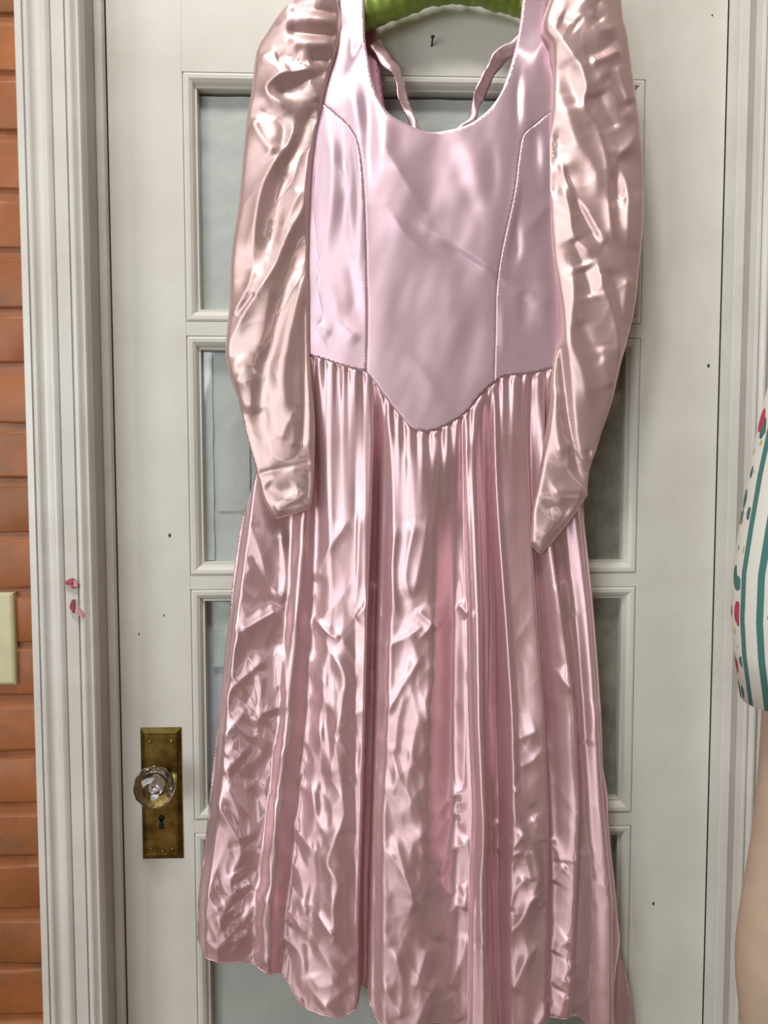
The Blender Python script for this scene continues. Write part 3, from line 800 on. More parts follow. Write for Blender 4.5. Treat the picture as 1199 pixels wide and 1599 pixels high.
# --- skirt
YS = [560, 680, 800, 950, 1100, 1250, 1400, 1600]
def R(xs, hs): return (xs, hs)
S_RAILS = [
    R([400, 398, 381, 360, 343, 328, 310, 306], [-4, -4, -6, -6, -6, -6, -6, -6]),
    R([412, 410, 396, 376, 360, 350, 330, 330], [12, 14, 14, 14, 14, 16, 16, 12]),
    R([452, 452, 455, 446, 436, 418, 400, 392], [8, 10, 9, 8, 9, 10, 12, 10]),
    R([470, 470, 478, 466, 454, 436, 426, 420], [14, 16, 19, 17, 17, 21, 23, 20]),
    R([490, 490, 492, 488, 482, 466, 447, 436], [10, 10, 7, 6, 4, 3, 3, 2]),
    R([515, 518, 520, 520, 508, 496, 482, 474], [14, 18, 18, 19, 15, 14, 14, 14]),
    R([545, 545, 546, 542, 536, 534, 524, 512], [14, 16, 20, 20, 24, 25, 26, 24]),
    R([576, 580, 577, 571, 567, 563, 558, 554], [12, 15, 19, 19, 20, 20, 21, 20]),
    R([584, 590, 586, 581, 577, 572, 567, 564], [6, 0, -6, -9, -10, -11, -11, -11]),
    R([588, 594, 591, 588, 584, 580, 576, 572], [6, 2, -4, -8, -10, -12, -12, -12]),
    R([592, 599, 597, 592, 588, 583, 580, 577], [12, 16, 16, 16, 18, 20, 20, 18]),
    R([604, 612, 614, 612, 606, 600, 600, 602], [12, 20, 23, 24, 26, 27, 27, 24]),
    R([652, 656, 664, 664, 660, 652, 648, 650], [12, 22, 26, 27, 31, 31, 29, 26]),
    R([700, 702, 708, 708, 706, 706, 708, 712], [12, 20, 16, 11, 8, 11, 17, 20]),
    R([712, 716, 720, 726, 728, 733, 726, 726], [12, 16, 16, 14, 14, 18, 20, 20]),
    R([715, 719, 723, 729, 731, 736, 729, 729], [12, 20, 23, 25, 28, 30, 29, 27]),
    R([724, 728, 733, 738, 739, 744, 742, 746], [12, 20, 25, 28, 31, 33, 32, 30]),
    R([740, 746, 750, 754, 754, 757, 757, 764], [12, 15, 18, 20, 20, 20, 20, 20]),
    R([752, 756, 760, 765, 762, 764, 768, 776], [12, 9, 5, 0, -2, 0, 4, 4]),
    R([758, 761, 766, 774, 776, 778, 776, 780], [12, 9, 4, -1, -4, 0, 3, 4]),
    R([762, 764, 769, 780, 790, 793, 790, 796], [12, 20, 22, 22, 24, 24, 20, 16]),
    R([772, 775, 780, 792, 800, 806, 812, 816], [12, 18, 20, 20, 20, 24, 24, 17]),
    R([806, 812, 818, 826, 837, 842, 842, 840], [12, 18, 20, 22, 24, 23, 22, 18]),
    R([810, 816, 822, 830, 841, 849, 850, 846], [12, 14, 14, 14, 14, 12, 11, 11]),
    R([814, 819, 826, 835, 845, 854, 856, 850], [12, 11, 10, 8, 7, 7, 8, 10]),
    R([840, 842, 846, 866, 886, 894, 888, 876], [12, 16, 18, 20, 20, 18, 16, 14]),
    R([842, 844, 849, 870, 891, 900, 896, 884], [10, 10, 8, 8, 8, 9, 11, 12]),
    R([870, 872, 876, 894, 906, 914, 922, 920], [8, 6, 5, 4, 6, 8, 8, 8]),
    R([890, 892, 896, 912, 922, 930, 944, 946], [8, 8, 8, 9, 11, 12, 12, 10]),
    R([902, 904, 907, 921, 931, 941, 957, 956], [6, 6, 4, 4, 6, 6, 4, 4]),
]
S_STROKES = [
    ([(384, 812), (399, 827), (420, 890), (441, 944)], 3.0, 8, 5, 1.4),
    ([(441, 818), (447, 880), (447, 910), (440, 944)], 3.5, 6, 5, 1.4),
    ([(440, 944), (410, 962), (376, 981)], 4.5, 5, 12, 1.3),
    ([(358, 958), (376, 982), (370, 1010), (367, 1060)], 3.5, 5, 4, 1.3),
    ([(420, 1020), (392, 1045), (368, 1066), (350, 1100)], 3.0, 8, 5, 1.3),
    ([(477, 830), (481, 899), (469, 944), (459, 988)], 3.0, 8, 6, 1.4),
    ([(440, 1000), (446, 1040), (450, 1094), (462, 1104)], 3.5, 8, 5, 1.4),
    ([(450, 1094), (420, 1104), (404, 1110)], 2.5, 6, 6, 1.4),
    ([(434, 1110), (430, 1150), (446, 1170), (452, 1176)], 2.5, 8, 5, 1.4),
    ([(546, 809), (526, 838), (504, 872), (496, 910)], 3.0, 10, 5, 1.3),
    ([(562, 790), (559, 860), (557, 914), (551, 962)], 3.5, 6, 4, 1.3),
    ([(586, 912), (568, 942), (552, 960)], 3.5, 4, 6, 1.2),
    ([(489, 959), (510, 978), (534, 992)], 4.5, 5, 3, 1.2),
    ([(507, 998), (526, 1020), (540, 1043), (536, 1080), (528, 1124), (522, 1139), (530, 1180), (537, 1220)], 5.0, 13, 6, 1.4),
    ([(588, 1085), (560, 1100), (530, 1126)], 2.6, 5, 7, 1.3),
    ([(490, 1010), (500, 1060), (520, 1105)], 2.6, 10, 8, 1.4),
    ([(494, 1120), (510, 1160), (520, 1200)], 2.6, 8, 6, 1.4),
    ([(522, 1139), (540, 1150), (548, 1166)], 2.6, 4, 5, 1.2),
    ([(533, 1200), (539, 1250), (524, 1292), (512, 1329), (530, 1356), (521, 1395), (524, 1434), (500, 1470)], 5.5, 12, 6, 1.35),
    ([(494, 1402), (510, 1420), (524, 1434)], 4.0, 6, 3, 1.2),
    ([(486, 1210), (496, 1260), (512, 1290)], 3.0, 8, 5, 1.4),
    ([(500, 1554), (530, 1526), (566, 1503)], 3.5, 8, 6, 1.4),
    ([(486, 1500), (500, 1518), (530, 1505)], 2.5, 7, 7, 1.4),
    ([(562, 1460), (540, 1480), (528, 1500)], 2.4, 8, 6, 1.4),
    ([(476, 1390), (460, 1420), (452, 1440)], 2.5, 5, 6, 1.4),
    # left bottom zigzags
    ([(332, 1212), (352, 1250), (371, 1284), (380, 1317), (364, 1365), (368, 1380), (353, 1410), (340, 1464)], 6.0, 10, 7, 1.3),
    ([(356, 1206), (372, 1240), (386, 1290), (395, 1306)], 4.0, 7, 5, 1.3),
    ([(389, 1205), (392, 1260), (395, 1306)], 3.0, 8, 4, 1.3),
    ([(425, 1224), (434, 1275), (424, 1320), (428, 1362), (418, 1400), (416, 1440), (424, 1488)], 4.5, 8, 7, 1.4),
    ([(428, 1362), (400, 1400), (365, 1440), (342, 1462)], 4.0, 8, 7, 1.3),
    ([(368, 1372), (384, 1372), (398, 1366)], 3.0, 4, 4, 1.2),
    ([(372, 1345), (380, 1360)], 2.5, 4, 4, 1.2),
    ([(366, 1400), (376, 1416)], 2.4, 4, 4, 1.2),
    ([(352, 1130), (370, 1150), (356, 1175)], 2.6, 7, 6, 1.3),
    ([(345, 1150), (372, 1120), (390, 1095)], 2.6, 7, 6, 1.3),
    ([(350, 1200), (380, 1170), (394, 1150)], 2.4, 7, 5, 1.3),
    ([(408, 1040), (410, 1080), (405, 1130)], 2.4, 6, 6, 1.4),
    ([(322, 1360), (336, 1390), (352, 1408)], 3.0, 7, 6, 1.3),
    ([(318, 1440), (340, 1462), (370, 1452), (400, 1440)], 2.5, 8, 8, 1.4),
    ([(400, 1470), (412, 1480), (424, 1476)], 2.0, 6, 6, 1.4),
    # panel right of the dark fold
    ([(618, 809), (611, 860), (609, 890), (618, 962)], 3.2, 6, 5, 1.4),
    ([(645, 806), (634, 860), (630, 899), (639, 929)], 4.0, 7, 5, 1.3),
    ([(662, 800), (656, 850), (640, 926)], 2.6, 6, 6, 1.4),
    ([(657, 965), (620, 988), (588, 1004)], 3.6, 4, 8, 1.3),
    ([(657, 1007), (636, 1036), (600, 1100)], 4.2, 8, 5, 1.3),
    ([(645, 940), (662, 956), (683, 973)], 4.0, 4, 4, 1.2),
    ([(650, 985), (668, 962), (672, 930)], 3.4, 5, 4, 1.2),
    ([(664, 1010), (672, 1040), (660, 1080), (668, 1120)], 3.4, 7, 5, 1.4),
    ([(630, 1060), (618, 1110), (612, 1160)], 3.0, 9, 6, 1.4),
    ([(650, 1090), (640, 1140), (632, 1200), (640, 1260)], 3.5, 10, 7, 1.4),
    ([(604, 1140), (616, 1180), (608, 1220)], 3.0, 7, 6, 1.4),
    ([(606, 1272), (616, 1290), (628, 1326), (640, 1370), (632, 1400)], 4.5, 10, 6, 1.3),
    ([(600, 1296), (622, 1325), (646, 1368)], 3.0, 6, 4, 1.2),
    ([(640, 1286), (680, 1250), (727, 1216)], 3.4, 6, 9, 1.3),
    ([(650, 1310), (690, 1268), (728, 1250)], 2.4, 7, 8, 1.4),
    ([(680, 1348), (690, 1324), (728, 1290)], 4.2, 8, 7, 1.3),
    ([(680, 1348), (694, 1372), (700, 1380)], 3.0, 5, 5, 1.3),
    ([(712, 1360), (722, 1375), (716, 1398)], 3.0, 5, 5, 1.3),
    ([(671, 1440), (692, 1412), (724, 1372)], 4.2, 9, 6, 1.3),
    ([(640, 1509), (652, 1480), (664, 1440)], 4.2, 9, 6, 1.3),
    ([(640, 1572), (658, 1530), (678, 1494)], 4.6, 9, 6, 1.3),
    ([(696, 1520), (712, 1480), (725, 1430)], 4.0, 9, 6, 1.3),
    ([(696, 1520), (706, 1545), (716, 1566)], 3.0, 7, 5, 1.3),
    ([(600, 1420), (616, 1470), (606, 1520)], 3.0, 10, 8, 1.5),
    ([(612, 1440), (626, 1500), (618, 1560)], 3.4, 8, 8, 1.5),
    ([(594, 1500), (612, 1530), (626, 1552)], 2.8, 7, 5, 1.3),
    # narrow pleats
    ([(712, 938), (722, 948), (729, 954)], 3.0, 4, 4, 1.3),
    ([(738, 1190), (745, 1277), (739, 1339), (742, 1416), (747, 1478), (751, 1570)], 3.5, 5, 6, 1.4),
    ([(752, 1380), (748, 1420), (740, 1440)], 2.4, 5, 5, 1.3),
    ([(768, 1500), (756, 1540), (752, 1580)], 2.0, 7, 7, 1.4),
    ([(788, 1200), (791, 1246), (808, 1280), (824, 1310), (828, 1348), (806, 1400), (779, 1456)], 6.0, 6, 7, 1.25),
    ([(790, 1208), (806, 1222), (822, 1240)], 4.0, 4, 5, 1.2),
    ([(772, 1276), (782, 1290), (792, 1296), (806, 1270)], 4.2, 5, 5, 1.2),
    ([(776, 1330), (790, 1312), (808, 1300)], 3.6, 5, 6, 1.2),
    ([(820, 1250), (836, 1276), (840, 1292)], 4.0, 5, 4, 1.2),
    ([(810, 1300), (814, 1330), (820, 1350)], 3.0, 4, 4, 1.2),
    ([(784, 1400), (796, 1362), (812, 1340)], 3.4, 6, 6, 1.3),
    ([(792, 1530), (808, 1480), (830, 1442)], 4.0, 6, 6, 1.3),
    ([(822, 1366), (832, 1380), (838, 1388)], 3.4, 4, 4, 1.2),
    ([(826, 1580), (840, 1556), (848, 1540)], 3.0, 6, 5, 1.3),
    ([(800, 1140), (818, 1128), (830, 1124)], 2.6, 6, 6, 1.3),
    ([(800, 1180), (820, 1170), (836, 1150)], 2.4, 6, 5, 1.3),
    # right panel
    ([(858, 1370), (868, 1346), (878, 1338)], 3.0, 5, 6, 1.3),
    ([(854, 1300), (866, 1320), (870, 1336)], 2.6, 6, 6, 1.3),
    ([(862, 1478), (868, 1460), (882, 1446)], 3.6, 5, 6, 1.3),
    ([(862, 1530), (870, 1510), (886, 1480)], 3.6, 5, 6, 1.3),
    ([(880, 1500), (884, 1540), (890, 1566)], 3.4, 6, 6, 1.3),
    ([(864, 1575), (868, 1550), (876, 1530)], 2.8, 5, 6, 1.3),
    ([(858, 1034), (870, 1054), (884, 1066)], 2.4, 5, 5, 1.3),
    ([(905, 1310), (918, 1360), (950, 1375)], 2.0, 9, 9, 1.5),
    ([(868, 900), (880, 930), (900, 962)], 1.8, 9, 9, 1.5),
    ([(935, 1090), (922, 1120), (914, 1160)], 2.4, 8, 6, 1.4),
]
W_Y = lambda x: np.interp(x, [p[0] for p in waist_c], [p[1] for p in waist_c])
HEM = [(308, 1461), (315, 1478), (350, 1487), (389, 1491), (422, 1500), (434, 1509), (452, 1528), (470, 1551), (482, 1559), (500, 1560), (539, 1562), (560, 1548), (568, 1534),
       (573, 1534), (579, 1546), (593, 1569), (614, 1583), (632, 1587), (640, 1580), (652, 1564), (668, 1562), (702, 1567), (722, 1578), (729, 1590), (745, 1602), (770, 1606), (779, 1600), (794, 1590),
       (825, 1583), (862, 1572), (893, 1570), (908, 1583), (920, 1602), (938, 1622), (958, 1626)]
def skirt_h(x, y, d=None):
    below = np.maximum(y-W_Y(x), 0)
    k = smooth01(below/190)**0.8
    base = bodice_base(x, y)+BYOFF
    low = 15+(rails(x, y, YS, S_RAILS)-10)*np.interp(x, [300, 555, 570, 1000], [1.15, 1.15, 1.85, 1.85])+1.1*strokes(x, y, S_STROKES)
    low += 3.0*smooth01((y-700)/500)
    wr = smooth01((y-760)/420)
    cl = np.interp(x, [300, 560, 575, 595, 665, 690, 722, 740, 770, 800, 835, 850, 880, 960], [1, 1, 0.5, 0.9, 0.8, 0.25, 0.25, 0.35, 0.3, 0.4, 0.4, 0.4, 0.25, 0.15])
    cl = cl+0.5*np.exp(-((x-806)/30)**2-((y-1290)/90)**2)
    wx = x+14*noise2(x/60, y/60, 41); wy = y+14*noise2(x/60+7, y/60, 42)
    low -= wr*cl*(5.5*np.abs(noise2((wx+0.45*wy)/58, (wy-0.2*wx)/150, 31))+4.5*np.abs(noise2((wx-0.4*wy)/40, (wy+0.3*wx)/110, 33))+1.6*np.abs(noise2(wx/22, wy/52, 35)))
    low += 1.6*noise2(x/26, y/190, 36)
    ph = np.interp(x, np.arange(440, 920, 4), np.cumsum(np.random.default_rng(3).uniform(0.3, 3.0, 120))*0.42)
    gath = np.sin(ph*2.0)*np.exp(-below/42)*smooth01(below/7)*2.4+np.sin(ph*0.7+1)*np.exp(-below/110)*1.8*smooth01(below/14)
    rl = (rails(x, y, YS, S_RAILS)-14)*1.3*smooth01(below/60)
    return (base+rl)*(1-k)+low*k+gath
BYOFF = 8.0
SY = -0.036
def skirt_edge(x, y, d):
    below = np.maximum(y-W_Y(x), 0)
    return skirt_h(x, y)
left_e = catmull([(452, 546), (428, 640), (402, 742), (391, 775), (379.6, 802), (369, 860), (361.6, 920), (358.6, 959), (351, 1025), (343.5, 1100), (336, 1160), (330, 1215), (323, 1290), (315.5, 1350),
                  (309.5, 1410), (308, 1461)], 4)
right_e = catmull([(958, 1626), (956, 1590), (955, 1555), (958, 1509), (964, 1465), (961, 1431), (955, 1370), (948.6, 1317), (944, 1262), (944, 1240), (936, 1190), (935, 1155), (931.6, 1084), (928.5, 1031),
                   (922, 939), (916, 877), (908, 800), (903, 700), (905, 566)], 4)
hem_c = catmull(HEM, 4)
skirt_out = np.vstack([left_e[:-1], hem_c[:-1], right_e[:-1], waist_c[::-1][:-1]])
skirt = sheet('skirt_front', skirt_out, SY, skirt_edge, M_SATIN, dress, 2.3, thick=0.0007)
# rolled hem, selvedge and waist gathers
def sk(x, y): return skirt_h(x, y)
surf_tube('hem', HEM, 0.0014, sk, SY, M_SATIN, skirt, -0.3, 2.5, 0.35)
surf_tube('side_fold', [tuple(p) for p in right_e[::6]], 0.0016, sk, SY, M_SLEEVE, skirt, 0.0)
surf_tube('waist_seam', [w for w in WAIST if 453 < w[0] < 904], 0.0008, lambda x, y: bodice_h(x, y), BY, M_BODICE, dress, -1.4, 2.5, 0.2)
surf_tube('side_seam', [(826, 860), (832, 950), (840, 1060), (848, 1160), (854, 1250), (855, 1400), (850, 1490), (842, 1560)], 0.0007, sk, SY, M_THREAD, skirt, 0.2)

# back of the skirt, a second layer near the door
bh_ = catmull([(330, 1440), (345, 1470), (400, 1480), (470, 1520), (560, 1530), (620, 1592), (660, 1598), (700, 1596), (760, 1598), (800, 1560), (880, 1556), (930, 1600), (972, 1624), (989, 1618)], 5)
back_sk = np.vstack([catmull([(470, 560), (420, 760), (390, 900), (372, 1020), (362, 1120), (350, 1230), (334, 1360), (330, 1440)], 5)[:-1], bh_[:-1],
                     catmull([(989, 1618), (986, 1570), (976, 1520), (962, 1465), (946, 1380), (930, 1220), (915, 1000), (900, 800), (890, 566)], 5)[:-1], catmull([(890, 566), (680, 640), (470, 560)], 5)[:-1]])
def bs_h(x, y, d): return 4+5*noise2(x/34, y/260, 51)+2*noise2(x/60, y/70, 52)+3*noise2(x/16, y/300, 53)
sheet('skirt_back', back_sk, -0.012, bs_h, M_SATIN, dress, 5.0, thick=0.0007)

# --- sleeves
def dome(d, w, A): 
    t = np.clip(d/w, 0, 1); return A*np.sqrt(np.maximum(1-(1-t)**2, 0))
L_OUT_L = [(500, -48), (478, -30), (461, 0), (441, 20), (418, 53), (400, 85), (393, 140), (385, 187), (380, 240), (372, 321), (361, 400), (358, 473), (352, 549), (359, 590), (371, 622), (385, 680), (400, 736),
           (415, 788), (431, 809)]
L_OUT_B = [(431, 809), (456, 803), (482, 794)]
L_OUT_R = [(482, 794), (488, 774), (492, 677), (489, 619), (484, 558), (483, 488), (482, 400), (485, 292), (493, 219), (502, 175), (514, 123), (528, 73), (531, 29), (527, 0), (526, -24), (518, -42), (500, -48)]
sl_out = np.vstack([catmull(L_OUT_L, 4)[:-1], catmull(L_OUT_B, 4)[:-1], catmull(L_OUT_R, 4)[:-1]])
LS = [
    ([(533, 29), (505, 29), (474, 25), (450, 28)], -5.5, 5, 5, 1.3),
    ([(533, 60), (508, 63), (482, 63), (447, 60)], -6.5, 5, 6, 1.3),
    ([(524, 96), (506, 99), (482, 103)], -6.0, 4, 6, 1.3),
    ([(530, 46), (500, 46), (460, 44), (430, 50)], 4.0, 9, 9, 1.8),
    ([(524, 78), (496, 82), (450, 82)], 4.5, 9, 8, 1.8),
    ([(482, 103), (488, 119), (470, 125), (447, 129), (428, 138), (418, 149), (426, 164), (444, 174), (462, 184)], 8.0, 7, 6, 1.25),
    ([(514, 112), (484, 134), (452, 149), (430, 152)], -6.0, 7, 7, 1.5),
    ([(478, 136), (494, 150), (500, 165)], 4.0, 5, 5, 1.4),
    ([(408, 92), (418, 108), (440, 122), (455, 116)], 4.5, 8, 7, 1.4),
    ([(432, 104), (450, 100), (470, 108)], -3.5, 6, 6, 1.5),
    ([(394, 190), (404, 212), (418, 234), (433, 254)], 6.5, 8, 6, 1.35),
    ([(404, 178), (430, 186), (446, 210), (440, 244)], -4.0, 10, 10, 1.8),
    ([(464, 187), (460, 210), (452, 232), (426, 271), (412, 300), (402, 350), (398, 420)], 8.0, 9, 7, 1.3),
    ([(496, 170), (478, 200), (462, 240), (440, 276)], -7.0, 8, 10, 1.6),
    ([(460, 262), (440, 300), (430, 350), (420, 400)], -6.5, 14, 12, 2.0),
    ([(488, 225), (486, 260), (478, 321), (450, 376), (432, 420), (412, 452), (383, 496), (360, 540)], 7.0, 8, 7, 1.3),
    ([(474, 300), (452, 340), (444, 362)], 3.0, 6, 6, 1.3),
    ([(398, 420), (394, 444), (380, 472), (366, 498)], 5.0, 6, 6, 1.3),
    ([(400, 460), (386, 478), (370, 496)], -3.5, 5, 5, 1.3),
    ([(470, 340), (462, 400), (446, 460), (424, 540), (408, 600), (406, 660), (412, 720)], -6.5, 15, 15, 2.0),
    ([(476, 420), (466, 470), (452, 530), (444, 590), (452, 660)], 4.5, 12, 10, 1.8),
    ([(430, 440), (420, 480), (412, 530), (398, 560)], 5.0, 9, 8, 1.5),
    ([(362, 556), (376, 580), (392, 610), (394, 650)], 4.0, 10, 9, 1.6),
    ([(366, 590), (384, 600), (404, 580)], 2.5, 7, 7, 1.5),
    ([(480, 460), (476, 480), (476, 560), (476, 640), (472, 704)], -4.0, 3, 3, 1.3, 0.1),
    ([(482, 560), (484, 640), (482, 720)], 2.0, 4, 4, 1.5),
    ([(464, 640), (450, 662), (440, 690)], 3.0, 6, 5, 1.3),
    ([(456, 700), (462, 680), (458, 650)], 2.0, 5, 5, 1.3),
    ([(400, 742), (418, 737), (470, 724), (486, 720)], -2.6, 3, 3, 1.4, 0.05),
    ([(414, 756), (436, 768), (462, 756)], -2.5, 9, 9, 1.8),
    ([(428, 800), (452, 786), (478, 770)], 2.5, 9, 7, 1.6),
    ([(478, 730), (482, 750), (478, 788)], -3.0, 3, 4, 1.3),
    ([(372, 622), (386, 672), (400, 734)], -3.0, 3, 3, 1.3),
]
def sleeve_noise(x, y, s):
    return 1.2*noise2(x/30, y/90, s)+0.4*np.maximum(ridged((x+0.5*y)/55, (y-0.5*x)/50, s+2), 0)**3
def sl_h(x, y, d):
    puff = 1+0.7*smooth01((260-y)/260)-0.35*smooth01((y-520)/250)
    h = dome(d, 7, 3.5)*puff+dome(d, 60, 10)*puff
    e = smooth01(d/7)
    return h+e*(0.95*strokes(x, y, LS)+sleeve_noise(x, y, 61))
def sl_b(x, y, d): return -dome(d, 40, 9)
slv = sheet('sleeve', sl_out, -0.072, sl_h, M_SLEEVE, dress, 2.6, back=sl_b)
slv['label'] = 'puffed sleeve on the knob side with squared cuff'
R_OUT = [(905, -56), (876, -46), (862, -26), (857, 0), (846, 32), (845, 55), (855, 75), (858, 98), (861, 125), (856, 190), (853, 248), (855, 320), (859, 380), (866, 440), (871, 490), (872, 526), (866, 545), (860, 577), (856, 628),
         (848, 700), (838, 760), (830, 799), (827, 847)]
R_TIP = [(827, 847), (836, 857), (844, 864), (853, 855), (866, 841), (890, 811), (917, 772)]
R_BACK = [(917, 772), (920, 736), (932, 700), (938, 679), (956, 625), (968, 574), (980, 529), (992, 475), (998, 415), (1003, 370), (1005, 310), (1004, 260), (1000, 205), (994, 163), (989, 131), (982, 82),
          (978, 55), (972, 35), (968, 0), (956, -30), (934, -50), (905, -56)]
sr_out = np.vstack([catmull(R_OUT, 4)[:-1], catmull(R_TIP, 4)[:-1], catmull(R_BACK, 4)[:-1]])
RS = [
    ([(850, 40), (866, 66), (884, 96), (899, 117), (908, 146), (906, 172), (918, 192), (928, 210), (940, 254), (943, 300), (945, 344), (949, 374), (960, 392), (972, 404)], 8.5, 7, 9, 1.2),
    ([(906, 140), (914, 180), (934, 220), (950, 270), (956, 330), (962, 380)], -5.5, 6, 10, 1.5),
    ([(911, 111), (936, 104), (964, 88)], 6.0, 5, 5, 1.25),
    ([(904, 100), (930, 92), (958, 70)], -4.0, 6, 6, 1.5),
    ([(880, 58), (900, 40), (930, 62), (960, 50)], 4.0, 7, 7, 1.4),
    ([(868, 40), (886, 48), (898, 56)], -4.5, 5, 5, 1.4),
    ([(900, 10), (920, 28), (914, 44)], 4.0, 6, 6, 1.4),
    ([(930, 10), (922, 34), (932, 50)], -4.0, 6, 6, 1.4),
    ([(956, 110), (966, 140), (978, 172)], 4.5, 6, 6, 1.4),
    ([(920, 120), (940, 140), (962, 172), (984, 200)], 4.0, 9, 7, 1.4),
    ([(932, 128), (960, 150), (976, 186)], -4.0, 6, 6, 1.5),
    ([(926, 150), (944, 186), (956, 212)], -4.0, 8, 8, 1.6),
    ([(992, 200), (980, 230), (956, 258), (970, 286), (974, 320), (972, 400)], 6.0, 8, 7, 1.35),
    ([(958, 240), (960, 280), (962, 330)], -5.0, 8, 7, 1.6),
    ([(990, 300), (988, 350), (980, 400)], 3.0, 8, 8, 1.6),
    ([(866, 246), (874, 270), (890, 306), (908, 330), (928, 366), (944, 392)], 7.0, 6, 6, 1.25),
    ([(878, 262), (896, 316), (912, 350), (932, 388)], -7.5, 5, 6, 1.4),
    ([(870, 290), (884, 330), (890, 372), (912, 396), (930, 408)], 5.0, 7, 6, 1.3),
    ([(890, 376), (900, 400), (908, 420)], -5.0, 7, 7, 1.5),
    ([(870, 150), (882, 190), (896, 230), (920, 270), (930, 320)], 4.0, 12, 12, 1.8),
    ([(872, 200), (868, 240), (866, 320)], -4.0, 7, 8, 1.6),
    ([(880, 100), (888, 140), (900, 180)], -4.0, 12, 9, 1.6),
    ([(926, 400), (930, 430), (938, 460), (950, 490), (958, 530), (960, 572)], 6.5, 7, 7, 1.3),
    ([(944, 420), (956, 450), (966, 490), (968, 530)], -4.5, 7, 7, 1.5),
    ([(976, 430), (970, 480), (964, 530)], 4.0, 6, 6, 1.4),
    ([(887, 400), (891, 450), (888, 500), (888, 541), (902, 580), (911, 625), (922, 650)], 6.0, 9, 9, 1.5),
    ([(905, 420), (916, 450), (920, 470)], -5.0, 9, 8, 1.6),
    ([(912, 470), (930, 452), (934, 430)], 3.0, 6, 6, 1.4),
    ([(900, 500), (916, 540), (940, 570)], -3.5, 12, 10, 1.8),
    ([(936, 540), (940, 580), (950, 610)], 3.5, 9, 9, 1.6),
    ([(872, 528), (876, 580), (882, 640), (890, 685), (902, 739), (917, 766)], -7.0, 4, 6, 1.3),
    ([(876, 500), (884, 560), (892, 630), (900, 690), (912, 740)], 4.0, 5, 8, 1.4),
    ([(868, 600), (866, 660), (876, 720)], 3.0, 8, 6, 1.6),
    ([(862, 705), (878, 700), (890, 690)], 2.5, 6, 6, 1.4),
    ([(858, 772), (876, 766), (896, 764), (912, 768)], 4.5, 6, 7, 1.4),
    ([(848, 800), (868, 790), (890, 800)], -3.0, 9, 9, 1.6),
    ([(846, 840), (860, 816), (880, 800)], 2.5, 7, 7, 1.5),
    ([(922, 700), (926, 730), (920, 744)], 4.0, 4, 4, 1.3),
    ([(916, 700), (920, 726), (914, 744)], -4.0, 4, 4, 1.3),
]
def sr_h(x, y, d):
    puff = 1+0.5*smooth01((260-y)/260)-0.35*smooth01((y-520)/250)
    h = dome(d, 7, 3.5)*puff+dome(d, 60, 10)*puff
    return h+smooth01(d/7)*(0.95*strokes(x, y, RS)+sleeve_noise(x, y, 71))
slv2 = sheet('sleeve', sr_out, -0.068, sr_h, M_SLEEVE, dress, 2.6, back=sl_b)
slv2['label'] = 'creased sleeve ending in a point'
surf_tube('cuff_hem', R_TIP, 0.0011, lambda x, y: 0*x+0.5, -0.068, M_SLEEVE, slv2, 0, 2.5, 0.3)
surf_tube('cuff_hem', L_OUT_B, 0.0013, lambda x, y: 0*x+0.5, -0.072, M_SLEEVE, slv, 0, 2.5, 0.2)

# --- padded hanger
hanger = empty('padded_hanger', (0, 0, 0))
tag(hanger, 'green padded satin coat hanger holding the pink dress', 'hanger')
hc = catmull([(488, 60), (520, 42), (560, 22), (600, 4), (650, -16), (694, -26), (740, -24), (790, -12), (830, 2), (870, 18), (890, 32)], 2.0)
bm = bmesh.new(); rows = []
rg = random.Random(5); n = len(hc); K = 36
for i in range(n):
    t = i/(n-1); y = -0.036
    x, z = at(hc[i, 0], hc[i, 1], y)
    tg = hc[min(i+1, n-1)]-hc[max(i-1, 0)]; tg /= np.linalg.norm(tg); nx, nz = -tg[1], -tg[0]
    r = 0.0245*min(1.0, (min(t, 1-t)*14)**0.5+0.35)
    row = []
    for k in range(K):
        ph = 2*math.pi*k/K
        g = 1+0.018*math.sin(i*0.55+1.3*math.sin(ph*2)+i*i*0.0007)+0.035*math.sin(i*0.21+ph*3+2*math.sin(i*0.05))+0.02*math.sin(i*0.37-ph*2)
        row.append(bm.verts.new((float(x)+nx*math.cos(ph)*r*g, y-math.sin(ph)*r*g*0.85, float(z)+nz*math.cos(ph)*r*g)))
    rows.append(row)
for p, q in zip(rows, rows[1:]):
    for k in range(K): bm.faces.new((p[k], p[(k+1) % K], q[(k+1) % K], q[k]))
bm.faces.new(rows[0]); bm.faces.new(rows[-1]); bmesh.ops.recalc_face_normals(bm, faces=bm.faces[:])
from_bm('padding', bm, M_GREEN, hanger, smooth=True)
top = pt(692, -46, -0.036)
hk = [top+Vector((0, 0, -0.01)), top+Vector((0, 0, 0.02))]
for k in range(13):
    a = -0.35+k/12*math.pi*1.15
    hk.append(Vector((top.x-0.016+0.018*math.cos(a), -0.036, top.z+0.038+0.018*math.sin(a))))
tube('hook', hk, 0.0016, M_STEEL, hanger, 10)
# hook on the door that carries the hanger
wh = empty('wall_hook', (top.x-0.016, 0, top.z+0.05))
pl2 = lathe('base', [(0.0, -0.004), (0.010, -0.004), (0.012, -0.001), (0.012, 0.0)], M_STEEL, wh, 16)
tube('prong', [(0, -0.001, 0), (0, -0.03, 0.0015), (0, -0.046, 0.004), (0, -0.050, 0.014)], 0.0024, M_STEEL, wh, 10)
tag(wh, 'small steel hook on the door above the green hanger', 'hook')

